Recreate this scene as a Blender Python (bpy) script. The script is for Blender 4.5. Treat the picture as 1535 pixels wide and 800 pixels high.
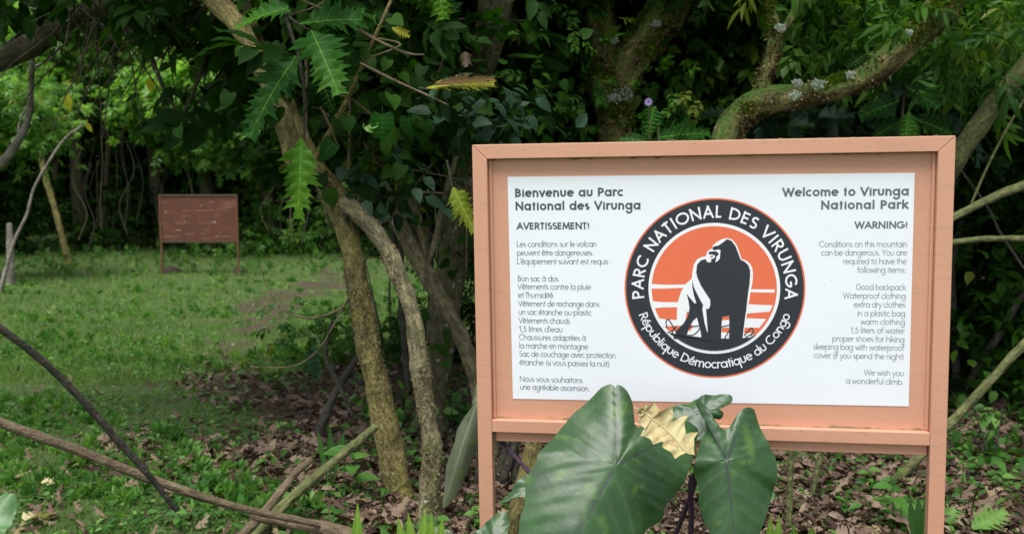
import bpy, math, random
import numpy as np
from mathutils import Vector, Matrix
from math import radians, sin, cos, pi

# ------------------------------------------------------------------ camera, world, sun, exposure
for o in list(bpy.data.objects):
    bpy.data.objects.remove(o)
SC = bpy.context.scene
COL = SC.collection
FPX, CX, CY = 1500.0, 767.5, 400.0          # focal length and centre in photograph pixels
CAM = np.array([0.0, 0.0, 1.5]); PITCH = radians(6.0)
cam = bpy.data.cameras.new('camera'); camo = bpy.data.objects.new('camera', cam); COL.objects.link(camo)
camo.location = CAM; camo.rotation_euler = (pi/2 - PITCH, 0, 0)
cam.sensor_width = 36; cam.lens = 36*FPX/1535; cam.clip_start = 0.05; cam.clip_end = 600
cam.dof.use_dof = True; cam.dof.focus_distance = 3.0; cam.dof.aperture_fstop = 4.6
SC.camera = camo
SUN_EL, SUN_AZ = radians(68), radians(202)      # behind the camera, a little to the left
w = bpy.data.worlds.new('World'); SC.world = w; w.use_nodes = True
nt = w.node_tree; nt.nodes.clear()
wo = nt.nodes.new('ShaderNodeOutputWorld'); bg = nt.nodes.new('ShaderNodeBackground')
sk = nt.nodes.new('ShaderNodeTexSky'); sk.sky_type = 'NISHITA'; sk.sun_disc = False
sk.sun_elevation = SUN_EL; sk.sun_rotation = SUN_AZ; sk.dust_density = 1.0; sk.air_density = 1.0
hs = nt.nodes.new('ShaderNodeHueSaturation'); hs.inputs['Saturation'].default_value = 0.3
bg.inputs['Strength'].default_value = 0.12
nt.links.new(sk.outputs[0], hs.inputs['Color']); nt.links.new(hs.outputs[0], bg.inputs[0]); nt.links.new(bg.outputs[0], wo.inputs[0])
sl = bpy.data.lights.new('sun', 'SUN'); sl.energy = 2.6; sl.angle = radians(35); sl.color = (1, .97, .92)
so = bpy.data.objects.new('sun', sl); COL.objects.link(so)
sd = Vector((sin(SUN_AZ)*cos(SUN_EL), cos(SUN_AZ)*cos(SUN_EL), sin(SUN_EL)))
so.rotation_euler = sd.to_track_quat('Z', 'Y').to_euler(); so.location = (0, -3, 12)
SC.view_settings.view_transform = 'Standard'; SC.view_settings.look = 'None'
SC.view_settings.exposure = 0.78; SC.view_settings.gamma = 1
SC.render.engine = 'CYCLES'; SC.cycles.max_bounces = 6; SC.cycles.diffuse_bounces = 3
SC.cycles.glossy_bounces = 2; SC.cycles.transmission_bounces = 3; SC.cycles.use_denoising = True

FW = np.array([0, cos(PITCH), -sin(PITCH)]); UPV = np.array([0, sin(PITCH), cos(PITCH)]); RT = np.array([1., 0, 0])
def ray(px, py): return FW + RT*(px-CX)/FPX - UPV*(py-CY)/FPX
def P(px, py, d): return CAM + ray(px, py)*d            # a point d metres ahead along the view axis

def snoise(x, y, s=1.0, seed=0):
    r = np.random.RandomState(seed); v = 0
    for k in range(6):
        a = r.uniform(0, 2*pi); f = s*r.uniform(.6, 2.2); ph = r.uniform(0, 6.28)
        v = v + np.sin((x*cos(a)+y*sin(a))*f*2.2 + ph + 1.3*np.sin((x*sin(a)-y*cos(a))*f + ph*2))
    return v/6
def gz(x, y):
    x = np.asarray(x, float); y = np.asarray(y, float)
    b = np.where(y < 18, -0.028*y, -.504 + np.clip(y-18, 0, 8)*.045)
    return b + .035*snoise(x, y, .5, 3) + .012*snoise(x, y, 2.2, 4)
def G(px, py):
    r = ray(px, py); t = 5.0
    for i in range(40):
        p = CAM + r*t; e = p[2]-float(gz(p[0], p[1])); t += e/(-r[2])*.9
    return CAM + r*t
def litter_mask(x, y):                     # 1 under the trees (dead leaves), 0 in the grassy clearing
    xe = np.interp(y, [3, 4.9, 6.7, 8.8, 10.2, 11.5, 30], [-.8, -1.35, -2.0, -1.95, -1.0, 1.5, 2.2])
    return np.clip((x-xe)/.9+.5+.9*snoise(x, y, 1.4, 9), 0, 1)
def path_mask(x, y):
    c = np.interp(y, [3, 6.7, 7.9, 11.5, 14.4, 19, 21], [-2.3, -2.5, -2.8, -3.1, -3.1, -3.0, -2.4])
    return np.clip(1.5*(1-np.abs(x-c)/(.35+.045*y)), 0, 1)*np.clip(np.interp(y, [4, 9, 11, 16, 19], [.2, .35, .75, .75, .3])+1.1*snoise(x, y, 1.9, 21), 0, 1)

# ------------------------------------------------------------------ tagging
def tag(o, label=None, cat=None, group=None, kind=None):
    if label: o['label'] = label
    if cat: o['category'] = cat
    if group: o['group'] = group
    if kind: o['kind'] = kind
    return o
def empty(name, loc, label, cat, group=None, rot=None):
    o = bpy.data.objects.new(name, None); COL.objects.link(o); o.empty_display_size = .1
    o.location = loc
    if rot is not None: o.rotation_mode = 'QUATERNION'; o.rotation_quaternion = rot
    return tag(o, label, cat, group)

# ------------------------------------------------------------------ mesh building with numpy
class MB:
    def __init__(s): s.v = []; s.t = []; s.q = []; s.tint = []; s.lc = []; s.n = 0
    def add(s, V, F, tint=.5, lc=None):
        V = np.asarray(V, float).reshape(-1, 3); F = np.asarray(F, int)
        s.v.append(V)
        if F.size: (s.t if F.shape[1] == 3 else s.q).append(F+s.n)
        s.tint.append(np.broadcast_to(np.asarray(tint, float), (len(V),)))
        s.lc.append(np.zeros((len(V), 3)) if lc is None else np.asarray(lc, float))
        s.n += len(V); return s
    def box(s, a, b, tint=.5):
        x0, y0, z0 = a; x1, y1, z1 = b
        V = [(x0,y0,z0),(x1,y0,z0),(x1,y1,z0),(x0,y1,z0),(x0,y0,z1),(x1,y0,z1),(x1,y1,z1),(x0,y1,z1)]
        return s.add(V, [(0,3,2,1),(4,5,6,7),(0,1,5,4),(1,2,6,5),(2,3,7,6),(3,0,4,7)], tint, V)
    def mesh(s, name, mat, smooth=True, origin=(0, 0, 0)):
        me = bpy.data.meshes.new(name)
        V = np.vstack(s.v) - np.asarray(origin, float)
        me.vertices.add(len(V)); me.vertices.foreach_set('co', V.astype('f').ravel())
        T = np.vstack(s.t) if s.t else np.zeros((0, 3), int); Q = np.vstack(s.q) if s.q else np.zeros((0, 4), int)
        idx = np.concatenate([T.ravel(), Q.ravel()]).astype('i')
        st = np.concatenate([np.arange(len(T))*3, len(T)*3+np.arange(len(Q))*4]).astype('i')
        me.loops.add(len(idx)); me.loops.foreach_set('vertex_index', idx)
        me.polygons.add(len(st)); me.polygons.foreach_set('loop_start', st)
        me.polygons.foreach_set('use_smooth', np.full(len(st), smooth))
        me.update(calc_edges=True)
        a = me.attributes.new('tint', 'FLOAT', 'POINT'); a.data.foreach_set('value', np.concatenate(s.tint).astype('f'))
        a = me.attributes.new('lc', 'FLOAT_VECTOR', 'POINT'); a.data.foreach_set('vector', np.vstack(s.lc).astype('f').ravel())
        me.materials.append(mat); return me
    def build(s, name, mat, parent=None, smooth=True, origin=(0, 0, 0), bevel=0):
        me = s.mesh(name, mat, smooth, origin); o = bpy.data.objects.new(name, me); COL.objects.link(o)
        if parent is not None: o.parent = parent
        if parent is None: o.location = origin
        if bevel:
            m = o.modifiers.new('bevel', 'BEVEL'); m.width = bevel; m.segments = 2; m.limit_method = 'ANGLE'
        return o

def crom(pts, step):
    p = np.asarray(pts, float); p = np.vstack([2*p[0]-p[1], p, 2*p[-1]-p[-2]]); out = []
    for i in range(1, len(p)-2):
        L = np.linalg.norm(p[i+1][:3]-p[i][:3]); n = max(1, int(math.ceil(L/step)))
        for k in range(n):
            t = k/n; a, b, c, d = p[i-1], p[i], p[i+1], p[i+2]
            out.append(.5*((2*b)+(-a+c)*t+(2*a-5*b+4*c-d)*t*t+(-a+3*b-3*c+d)*t**3))
    out.append(p[-2]); return np.array(out)
def tube(mb, pts, seg=14, lump=.06, seed=0, tint=.5, step=None, flare=0):
    """pts: rows of x, y, z, radius; a lumpy tapered stem with closed ends"""
    pts = np.asarray(pts, float)
    C = crom(pts, step or max(.02, float(pts[:, 3].mean())*.7)); c = C[:, :3]; r = np.abs(C[:, 3]); n = len(c)
    if flare: k = np.arange(n)/n; r = r*(1+flare*np.exp(-k*14))
    T = np.gradient(c, axis=0); T /= np.linalg.norm(T, axis=1)[:, None]+1e-9
    L = np.concatenate([[0], np.cumsum(np.linalg.norm(np.diff(c, axis=0), axis=1))])
    u = np.cross(T[0], [0.3, 1, .2]); u /= np.linalg.norm(u); U = [u]
    for i in range(1, n):
        u = U[-1]-T[i]*np.dot(U[-1], T[i]); U.append(u/np.linalg.norm(u))
    U = np.array(U); W = np.cross(T, U)
    th = np.linspace(0, 2*pi, seg, endpoint=False); CT, ST = np.cos(th), np.sin(th)
    rm = r.mean()
    ln = L[:, None]/rm
    s1 = seed*1.7
    lum = 1+lump*(np.sin(2*th[None]+ln*.55+s1)+.7*np.sin(3*th[None]-ln*.9+s1*2)+.6*np.sin(ln*1.6+s1*3+np.sin(th[None]))+.5*np.sin(5*th[None]+ln*.35)+.35*np.sin(7*th[None]-ln*2.1))
    R = r[:, None]*lum
    V = c[:, None]+R[..., None]*(U[:, None]*CT[None, :, None]+W[:, None]*ST[None, :, None])
    lc = np.stack([np.broadcast_to(CT*rm, (n, seg)), np.broadcast_to(ST*rm, (n, seg)), np.broadcast_to(L[:, None], (n, seg))], -1)
    i = np.arange(n-1)[:, None]*seg; j = np.arange(seg)[None]; jn = (j+1) % seg
    F = np.stack([i+j, i+jn, i+seg+jn, i+seg+j], -1).reshape(-1, 4)
    mb.add(V.reshape(-1, 3), F, tint, lc.reshape(-1, 3))
    for e, rev in ((0, True), (n-1, False)):
        ce = c[e]+T[e]*r[e]*(.3 if e else -.3); base = mb.n
        mb.add(np.vstack([V[e], ce[None]]), [((k+1) % seg, k, seg) if rev else (k, (k+1) % seg, seg) for k in range(seg)], tint, np.vstack([lc[e], lc[e].mean(0)[None]]))
    return mb
def stem_px(mb, rows, **k):
    """rows: (px, py, depth, width in px)"""
    return tube(mb, [np.append(P(a, b, d), .5*wd*d/FPX) for a, b, d, wd in rows], **k)

# leaf templates: y along the midrib (0..1), x across, z out of the face; lc = (-1..1 across, 0..1 along, 0)
def strip(mid, ws, sweep, fold, droop, wave=0):
    n = len(mid); V = []; LC = []
    for i in range(n):
        t, wd, sw = mid[i], ws[i], sweep[i]
        for sx in (-1, 0, 1):
            x = sx*wd; y = t+(sw if sx else 0)
            z = fold*abs(x)-droop*t*t+wave*sin(9*t+sx)*abs(x)*2
            V.append((x, y, z)); LC.append((sx, t, abs(x)))
    F = []
    for i in range(n-1):
        a = i*3
        for k in (0, 1):
            p, q, r, s = a+k, a+k+1, a+k+4, a+k+3
            outer0 = ws[i] < 1e-4; outer1 = ws[i+1] < 1e-4
            if outer0: F.append((a+1, r, s) if k == 0 else (a+1, r, s))
            elif outer1: F.append((p, q, a+4))
            else: F += [(p, q, r), (p, r, s)]
    return np.array(V, float), np.array(F, int), np.array(LC, float)
def T_leaf(nseg=3, width=.22, fold=.35, droop=.25, pk=.45):
    t = np.linspace(0, 1, nseg+1)
    w_ = np.where((t <= 0) | (t >= 1), 0, width*np.sin(pi*np.clip(t, 0, 1)**(math.log(.5)/math.log(pk)))**.8)
    return strip(t, w_, np.zeros(nseg+1), fold, droop)
def T_heart(fold=.2, droop=.25):
    t = np.array([0, .04, .12, .35, .6, .82, 1.]); w_ = np.array([0, .28, .42, .46, .34, .16, 0])
    sw = np.array([0, -.16, -.12, -.02, 0, 0, 0]); return strip(t, w_, sw, fold, droop, .05)
def T_lobed(m=6, width=.3, depth=.55, fold=.25, droop=.3, per=3, seed=1, sweep=.55):
    r = np.random.RandomState(seed); t = [0, .03]; w_ = [0, .06*width]; sw = [0, 0]
    for i in range(m):
        a = .05+.9*i/m; st = .9/m
        env = width*math.sin(pi*min(1, ((i+.7)/(m+.5))**.75))**.7*r.uniform(.85, 1.12)
        if i == m-1: env *= .75
        for k, (tt, f) in enumerate(((.05, 1-depth), (.45, .75), (.72, 1.0), (.86, .68))[:per+1]):
            t.append(a+st*tt); w_.append(env*f); sw.append(sweep*st*(.2, .5, 1.1, .6)[k])
    t += [.965, 1.]; w_ += [width*.16, 0]; sw += [0, 0]
    return strip(np.array(t), np.array(w_), np.array(sw), fold, droop, .06)
def join_T(parts):
    """parts: (template, matrix 3x3, offset, scale)"""
    V = []; F = []; L = []; n = 0
    for T, M, o, s in parts:
        V.append(T[0]@np.asarray(M).T*s+o); F.append(T[1]+n); L.append(T[2]); n += len(T[0])
    return np.vstack(V), np.vstack(F), np.vstack(L)
def basis(d, n):
    d = np.asarray(d, float); n = np.asarray(n, float)
    y = d/(np.linalg.norm(d, axis=-1, keepdims=True)+1e-9)
    x = np.cross(y, n); x /= np.linalg.norm(x, axis=-1, keepdims=True)+1e-9
    z = np.cross(x, y); return np.stack([x, y, z], -1)
def place(mb, T, pos, d, n, s, tint):
    B = basis(d, n); N = len(pos); k = len(T[0]); s = np.broadcast_to(s, (N,))
    V = np.einsum('nij,kj->nki', B, T[0])*s[:, None, None]+pos[:, None]
    F = (T[1][None]+(np.arange(N)*k)[:, None, None]).reshape(-1, 3)
    mb.add(V.reshape(-1, 3), F, np.repeat(tint, k), np.tile(T[2], (N, 1)))
def sprig_T(leaf, m=7, rad=1.0, lift=.35, seed=0, length=.7):
    """a twig that carries m leaves in a spiral"""
    r = np.random.RandomState(seed); parts = []
    tw = (np.array([(-.012, 0, 0), (.012, 0, 0), (0, length, 0), (0, 0, .018)]), np.array([(0, 1, 2), (1, 3, 2), (3, 0, 2)]), np.array([(0, .02, 0)]*4, float))
    parts.append((tw, np.eye(3), np.zeros(3), 1))
    for i in range(m):
        f = (i+1)/m; a = i*2.4+r.uniform(-.3, .3)
        side = np.array([cos(a), 0, sin(a)*.5])
        d = side*(1.15-f*.5)+np.array([0, lift+f*.75, -.1]); nn = np.array([0, -.2, 1])+r.normal(0, .25, 3)
        parts.append((leaf, basis(d, nn), np.array([0, length*f*.95, 0]), r.uniform(.5, .72)*rad))
    return join_T(parts)

LEAF2 = T_leaf(2, .26, .3, .2); LEAF3 = T_leaf(3, .24, .35, .3); LEAF4 = T_leaf(4, .30, .3, .3, .42); LEAFN = T_leaf(4, .11, .3, .4)
HEART = T_heart(); OAK = T_lobed(4, .36, .5, .35, .5, 3, 2); OAK2 = T_lobed(4, .34, .55, -.45, -.45, 3, 5)
LOB = [T_lobed(8, .27, .42, .18, .35, 3, s) for s in (1, 2, 3)]; LOBS = T_lobed(5, .30, .45, .3, .35, 2, 7)
SPR = sprig_T(LEAF3, 7, .8, .3, 1); SPRN = sprig_T(LEAFN, 9, .9, .25, 2); SPRW = sprig_T(LEAF3, 9, 1.0, .05, 3, .3); SPR2 = sprig_T(LEAF2, 8, .7, .3, 4)
def fern_T():
    parts = []; lf = T_leaf(2, .2, .2, .3)
    for i in range(11):
        f = (i+.5)/11
        for sx in (-1, 1): parts.append((lf, basis(np.array([sx, .55, -.15]), np.array([0, 0, 1.])), np.array([0, f, -.3*f*f]), .42*math.sin(pi*(.15+.8*f))**.8))
    return join_T(parts)
FERN = fern_T()

# ------------------------------------------------------------------ materials
def newmat(name):
    m = bpy.data.materials.new(name); m.use_nodes = True; nt = m.node_tree; nt.nodes.clear()
    o = nt.nodes.new('ShaderNodeOutputMaterial'); b = nt.nodes.new('ShaderNodeBsdfPrincipled')
    nt.links.new(b.outputs[0], o.inputs[0]); return m, nt, b, o
def nd(nt, typ, **kw):
    n = nt.nodes.new('ShaderNode'+typ)
    for k, v in kw.items():
        if k in n.inputs: n.inputs[k].default_value = v
        else: setattr(n, k, v)
    return n
def ramp(nt, fac, stops, interp='LINEAR'):
    r = nt.nodes.new('ShaderNodeValToRGB'); r.color_ramp.interpolation = interp
    e = r.color_ramp.elements
    while len(e) < len(stops): e.new(.5)
    for x, (p, c) in zip(e, stops): x.position = p; x.color = (*c, 1) if len(c) == 3 else c
    nt.links.new(fac, r.inputs[0]); return r.outputs[0]
def mix(nt, fac, a, b, blend='MIX'):
    m = nt.nodes.new('ShaderNodeMix'); m.data_type = 'RGBA'; m.blend_type = blend
    for s, v in ((m.inputs[0], fac), (m.inputs[6], a), (m.inputs[7], b)):
        if hasattr(v, 'links') or isinstance(v, bpy.types.NodeSocket): nt.links.new(v, s)
        else: s.default_value = v if not isinstance(v, tuple) else (*v, 1)[:4]
    return m.outputs[2]
def mth(nt, op, a, b=0.0, c=None):
    m = nt.nodes.new('ShaderNodeMath'); m.operation = op
    for s, v in zip(m.inputs, (a, b) if c is None else (a, b, c)):
        if isinstance(v, bpy.types.NodeSocket): nt.links.new(v, s)
        else: s.default_value = v
    return m.outputs[0]
def attr(nt, name):
    a = nt.nodes.new('ShaderNodeAttribute'); a.attribute_name = name; return a
def noise(nt, scale, vec=None, detail=4, rough=.55, out=0):
    n = nd(nt, 'TexNoise', Scale=scale, Detail=detail, Roughness=rough)
    if vec is not None: nt.links.new(vec, n.inputs['Vector'])
    return n.outputs[out]
def gcoord(nt): return nt.nodes.new('ShaderNodeNewGeometry').outputs['Position']

def leafmat(name, stops, rough=.5, trans=.3, veins=0, spots=None, tcol=1.6, spec=.4):
    m, nt, b, o = newmat(name); t = attr(nt, 'tint'); lc = attr(nt, 'lc')
    col = ramp(nt, t.outputs['Fac'], stops)
    n = noise(nt, 25, gcoord(nt), 2)
    col = mix(nt, mth(nt, 'MULTIPLY', n, .5), col, tuple(c*.55 for c in stops[0][1]))
    if spots:
        v = noise(nt, 60, gcoord(nt), 3); col = mix(nt, ramp(nt, v, [(.58, (0, 0, 0)), (.66, (1, 1, 1))]), col, spots)
    if veins:
        sx = nt.nodes.new('ShaderNodeSeparateXYZ'); nt.links.new(lc.outputs['Vector'], sx.inputs[0])
        ax = mth(nt, 'ABSOLUTE', sx.outputs[0])
        mid = mth(nt, 'LESS_THAN', ax, .035)
        ph = mth(nt, 'FRACT', mth(nt, 'MULTIPLY', mth(nt, 'SUBTRACT', sx.outputs[1], mth(nt, 'MULTIPLY', ax, .09)), veins))
        side = mth(nt, 'LESS_THAN', mth(nt, 'ABSOLUTE', mth(nt, 'SUBTRACT', ph, .5)), .035)
        f = mth(nt, 'MULTIPLY', mth(nt, 'MAXIMUM', mid, mth(nt, 'MULTIPLY', side, .45)), .32)
        col = mix(nt, f, col, tuple(min(1, c*2.4+.03) for c in stops[-1][1]))
        bp = nd(nt, 'Bump', Strength=.5, Distance=.004)
        nt.links.new(mth(nt, 'ABSOLUTE', mth(nt, 'SUBTRACT', ph, .5)), bp.inputs['Height']); nt.links.new(bp.outputs[0], b.inputs['Normal'])
    nt.links.new(col, b.inputs['Base Color']); b.inputs['Roughness'].default_value = rough
    b.inputs['Specular IOR Level'].default_value = spec
    if trans:
        tr = nt.nodes.new('ShaderNodeBsdfTranslucent')
        tc = mix(nt, 1.0, col, (tcol*1.1, tcol*1.25, tcol*.45), 'MULTIPLY'); nt.links.new(tc, tr.inputs[0])
        ms = nt.nodes.new('ShaderNodeMixShader'); ms.inputs[0].default_value = trans
        nt.links.new(b.outputs[0], ms.inputs[1]); nt.links.new(tr.outputs[0], ms.inputs[2]); nt.links.new(ms.outputs[0], o.inputs[0])
    return m
M = {}
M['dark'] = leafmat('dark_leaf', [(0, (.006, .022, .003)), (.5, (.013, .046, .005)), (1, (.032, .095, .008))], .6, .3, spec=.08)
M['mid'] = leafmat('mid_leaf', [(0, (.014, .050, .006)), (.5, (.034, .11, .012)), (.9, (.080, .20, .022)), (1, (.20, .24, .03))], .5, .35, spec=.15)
M['light'] = leafmat('light_leaf', [(0, (.03, .085, .022)), (.5, (.075, .18, .045)), (1, (.16, .30, .09))], .45, .4)
M['bluegreen'] = leafmat('bluish_leaf', [(0, (.014, .040, .018)), (1, (.026, .070, .032))], .5, .2, spec=.2, spots=(.008, .015, .008))
M['heart'] = leafmat('heart_leaf', [(0, (.008, .045, .004)), (1, (.018, .095, .008))], .55, .3, 6, spec=.12)
M['lobed'] = leafmat('lobed_leaf', [(0, (.012, .052, .008)), (.6, (.026, .115, .012)), (1, (.11, .27, .02))], .5, .35, 7, spec=.12)
M['yellow'] = leafmat('yellow_leaf', [(0, (.26, .27, .02)), (1, (.44, .42, .04))], .5, .4, 8, spots=(.16, .10, .03), spec=.2)
M['litter'] = leafmat('dry_leaf', [(0, (.040, .024, .016)), (.35, (.11, .070, .050)), (.72, (.24, .165, .120)), (.93, (.36, .27, .20)), (1, (.33, .27, .12))], .8, .1, 0, tcol=1, spec=.2)
M['grass'] = leafmat('grass_blade', [(0, (.055, .12, .022)), (.5, (.145, .265, .055)), (.85, (.23, .36, .09)), (1, (.40, .37, .17))], .55, .35, spec=.25)
M['herb'] = leafmat('herb_leaf', [(0, (.030, .090, .018)), (.6, (.080, .225, .036)), (1, (.20, .38, .08))], .5, .35, spec=.3)
M['shoot'] = leafmat('fresh_shoot', [(0, (.10, .26, .03)), (1, (.26, .42, .06))], .4, .4, 6)
M['bgleaf'] = leafmat('sunlit_tone_leaf', [(0, (.035, .11, .015)), (.5, (.095, .24, .035)), (.93, (.22, .40, .07)), (1, (.32, .38, .06))], .45, .45, spec=.35)  # brighter leaf green, making up in colour for dim light on the foliage
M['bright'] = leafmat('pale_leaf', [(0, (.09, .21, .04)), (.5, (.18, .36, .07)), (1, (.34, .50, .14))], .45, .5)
M['petal'] = leafmat('violet_petal', [(0, (.25, .18, .5)), (1, (.5, .42, .75))], .5, .2)

def bark(name, c1, c2, moss=.3, lichen=.0, mosscol=(.05, .075, .012), scale=1):
    m, nt, b, o = newmat(name); lc = attr(nt, 'lc')
    mp = nd(nt, 'Mapping'); mp.inputs['Scale'].default_value = (scale, scale, scale*.28); nt.links.new(lc.outputs['Vector'], mp.inputs[0])
    n1 = mth(nt, 'ADD', mth(nt, 'MULTIPLY', noise(nt, 60, mp.outputs[0], 6, .7), .6), mth(nt, 'MULTIPLY', noise(nt, 170, mp.outputs[0], 3, .6), .4)); n2 = noise(nt, 9, lc.outputs['Vector'], 3)
    col = mix(nt, ramp(nt, n1, [(.43, (0, 0, 0)), (.57, (1, 1, 1))]), c1, c2)
    col = mix(nt, ramp(nt, n2, [(.35, (0, 0, 0)), (.7, (.75, .75, .75))]), col, tuple(c*.45 for c in c1))
    if moss:
        mm = ramp(nt, mth(nt, 'ADD', noise(nt, 7, gcoord(nt), 5, .7), moss*.35-.17), [(.5, (0, 0, 0)), (.62, (1, 1, 1))])
        nn = nt.nodes.new('ShaderNodeNewGeometry'); s = nt.nodes.new('ShaderNodeSeparateXYZ'); nt.links.new(nn.outputs['Normal'], s.inputs[0])
        up = mth(nt, 'ADD', mth(nt, 'MULTIPLY', s.outputs[2], .7), .55)
        col = mix(nt, mth(nt, 'MULTIPLY', mth(nt, 'MINIMUM', mth(nt, 'MAXIMUM', up, 0), 1), mm), col, mix(nt, noise(nt, 90, gcoord(nt)), mosscol, tuple(c*2.4 for c in mosscol)))
    if lichen:
        v = noise(nt, 13, gcoord(nt), 5, .75)
        lm = ramp(nt, v, [(.69-lichen*.12, (0, 0, 0)), (.715-lichen*.12, (1, 1, 1))])
        col = mix(nt, mth(nt, 'MULTIPLY', lm, .8), col, (.42, .47, .40))
    nt.links.new(col, b.inputs['Base Color']); b.inputs['Roughness'].default_value = .85
    bp = nd(nt, 'Bump', Strength=1, Distance=.03); nt.links.new(mth(nt, 'ADD', n1, mth(nt, 'MULTIPLY', noise(nt, 30, gcoord(nt), 3), .6)), bp.inputs['Height']); nt.links.new(bp.outputs[0], b.inputs['Normal'])
    return m
M['bark_olive'] = bark('olive_bark', (.13, .105, .026), (.38, .32, .12), .4, .15, (.13, .13, .02))
M['bark_blotch'] = bark('blotched_bark', (.06, .05, .022), (.20, .17, .09), .5, .6, (.05, .075, .012))
M['bark_grey'] = bark('grey_bark', (.11, .09, .04), (.35, .31, .17), .4, .5)
M['bark_dark'] = bark('dark_bark', (.045, .034, .020), (.14, .11, .06), .5, .45, (.04, .06, .012))
M['bark_moss'] = bark('mossy_bark', (.075, .055, .016), (.42, .33, .13), .85, .3, (.030, .075, .004), .8)
M['bark_pale'] = bark('pale_vine', (.22, .19, .15), (.40, .37, .31), 0, 0)
M['stick'] = bark('peeled_stick', (.14, .10, .055), (.24, .185, .11), 0, 0, scale=.6)
M['stick_dark'] = bark('dark_stick', (.045, .042, .030), (.10, .09, .065), .2, 0)
M['stick_green'] = bark('greenish_stem', (.09, .10, .03), (.22, .24, .085), .3, .1, scale=.6)
M['petiole'] = bark('purple_petiole', (.035, .016, .035), (.09, .05, .08), 0, 0)

def plain(name, col, rough=.5, bumpn=0, var=.0, spec=.5):
    m, nt, b, o = newmat(name)
    c = mix(nt, mth(nt, 'MULTIPLY', noise(nt, 6, gcoord(nt), 5), var*2), col, tuple(x*.5 for x in col)) if var else None
    if c is not None: nt.links.new(c, b.inputs['Base Color'])
    else: b.inputs['Base Color'].default_value = (*col, 1)
    b.inputs['Roughness'].default_value = rough; b.inputs['Specular IOR Level'].default_value = spec
    return m
def paint_mat():
    m, nt, b, o = newmat('peach_paint'); p = gcoord(nt)
    n = noise(nt, 3, p, 4); c = mix(nt, n, (.56, .285, .185), (.66, .355, .235))
    c = mix(nt, mth(nt, 'MULTIPLY', noise(nt, 45, p, 6, .7), .25), c, (.50, .24, .15))
    # dirt: small dark specks and faint stains
    v = noise(nt, 130, p, 2, .6); sp = ramp(nt, v, [(.71, (0, 0, 0)), (.74, (1, 1, 1))])
    c = mix(nt, mth(nt, 'MULTIPLY', sp, .6), c, (.10, .06, .035))
    mp = nd(nt, 'Mapping'); mp.inputs['Scale'].default_value = (1, 1, 6); nt.links.new(p, mp.inputs[0])
    st = ramp(nt, noise(nt, 9, mp.outputs[0], 6, .75), [(.55, (0, 0, 0)), (.72, (1, 1, 1))])
    c = mix(nt, mth(nt, 'MULTIPLY', st, .45), c, (.30, .20, .11))
    nt.links.new(c, b.inputs['Base Color']); b.inputs['Roughness'].default_value = .42
    bp = nd(nt, 'Bump', Strength=.25, Distance=.002); nt.links.new(noise(nt, 60, p, 5), bp.inputs['Height']); nt.links.new(bp.outputs[0], b.inputs['Normal'])
    return m
M['paint'] = paint_mat()
def grime_shade_mat():
    m, nt, b, o = newmat('grime_shade'); p = gcoord(nt)
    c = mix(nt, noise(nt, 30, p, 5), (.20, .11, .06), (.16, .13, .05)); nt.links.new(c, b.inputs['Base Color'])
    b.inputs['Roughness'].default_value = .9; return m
M['grime_shade'] = grime_shade_mat()
def poster_mat():
    m, nt, b, o = newmat('white_vinyl'); p = gcoord(nt)
    c = mix(nt, noise(nt, 2.5, p, 4), (.77, .81, .86), (.82, .86, .90))
    v = noise(nt, 75, p, 2, .6); c = mix(nt, mth(nt, 'MULTIPLY', ramp(nt, v, [(.75, (0, 0, 0)), (.77, (1, 1, 1))]), .4), c, (.25, .25, .22))
    nt.links.new(c, b.inputs['Base Color']); b.inputs['Roughness'].default_value = .45
    bp = nd(nt, 'Bump', Strength=.12, Distance=.01); nt.links.new(noise(nt, 9, p, 2), bp.inputs['Height']); nt.links.new(bp.outputs[0], b.inputs['Normal'])
    return m
M['poster'] = poster_mat()
M['ink'] = plain('grey_blue_ink', (.07, .085, .11), .5); M['ink_body'] = plain('faded_ink', (.13, .16, .20), .5)
M['ink_right'] = plain('faded_grey_ink', (.20, .24, .28), .5); M['ink_head_right'] = plain('grey_ink', (.12, .14, .165), .5)
M['navy'] = plain('dark_slate_print', (.022, .028, .038), .45, var=.1); M['orange'] = plain('orange_print', (.78, .16, .07), .5, var=.05)
M['white'] = plain('white_print', (.80, .82, .84), .5)
def rust_mat():
    m, nt, b, o = newmat('rusty_brown_paint'); tc = nt.nodes.new('ShaderNodeTexCoord').outputs['Object']
    n = noise(nt, 3.2, tc, 6, .65); c = mix(nt, n, (.075, .022, .012), (.16, .052, .028))
    e = ramp(nt, noise(nt, 2.1, tc, 5, .7), [(.55, (0, 0, 0)), (.70, (1, 1, 1))]); c = mix(nt, mth(nt, 'MULTIPLY', e, .8), c, (.22, .10, .045))
    mp = nd(nt, 'Mapping'); mp.inputs['Scale'].default_value = (1.1, 1, 9); nt.links.new(tc, mp.inputs[0])
    s = ramp(nt, noise(nt, 3.6, mp.outputs[0], 5, .7), [(.57, (0, 0, 0)), (.66, (1, 1, 1))]); c = mix(nt, mth(nt, 'MULTIPLY', s, .45), c, (.28, .15, .10))
    w_ = ramp(nt, noise(nt, 9, tc, 3, .6), [(.70, (0, 0, 0)), (.73, (1, 1, 1))]); c = mix(nt, mth(nt, 'MULTIPLY', w_, .5), c, (.5, .46, .38))
    nt.links.new(c, b.inputs['Base Color']); b.inputs['Roughness'].default_value = .65; return m
M['faded'] = plain('faded_print', (.34, .20, .14), .8, var=.4); M['rust'] = rust_mat(); M['rustpost'] = plain('rusty_post', (.10, .06, .035), .8, var=.3); M['rustedge'] = plain('orange_rust', (.16, .07, .03), .8, var=.3)
M['stone'] = plain('dark_stone', (.06, .045, .035), .9, var=.4)

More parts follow.
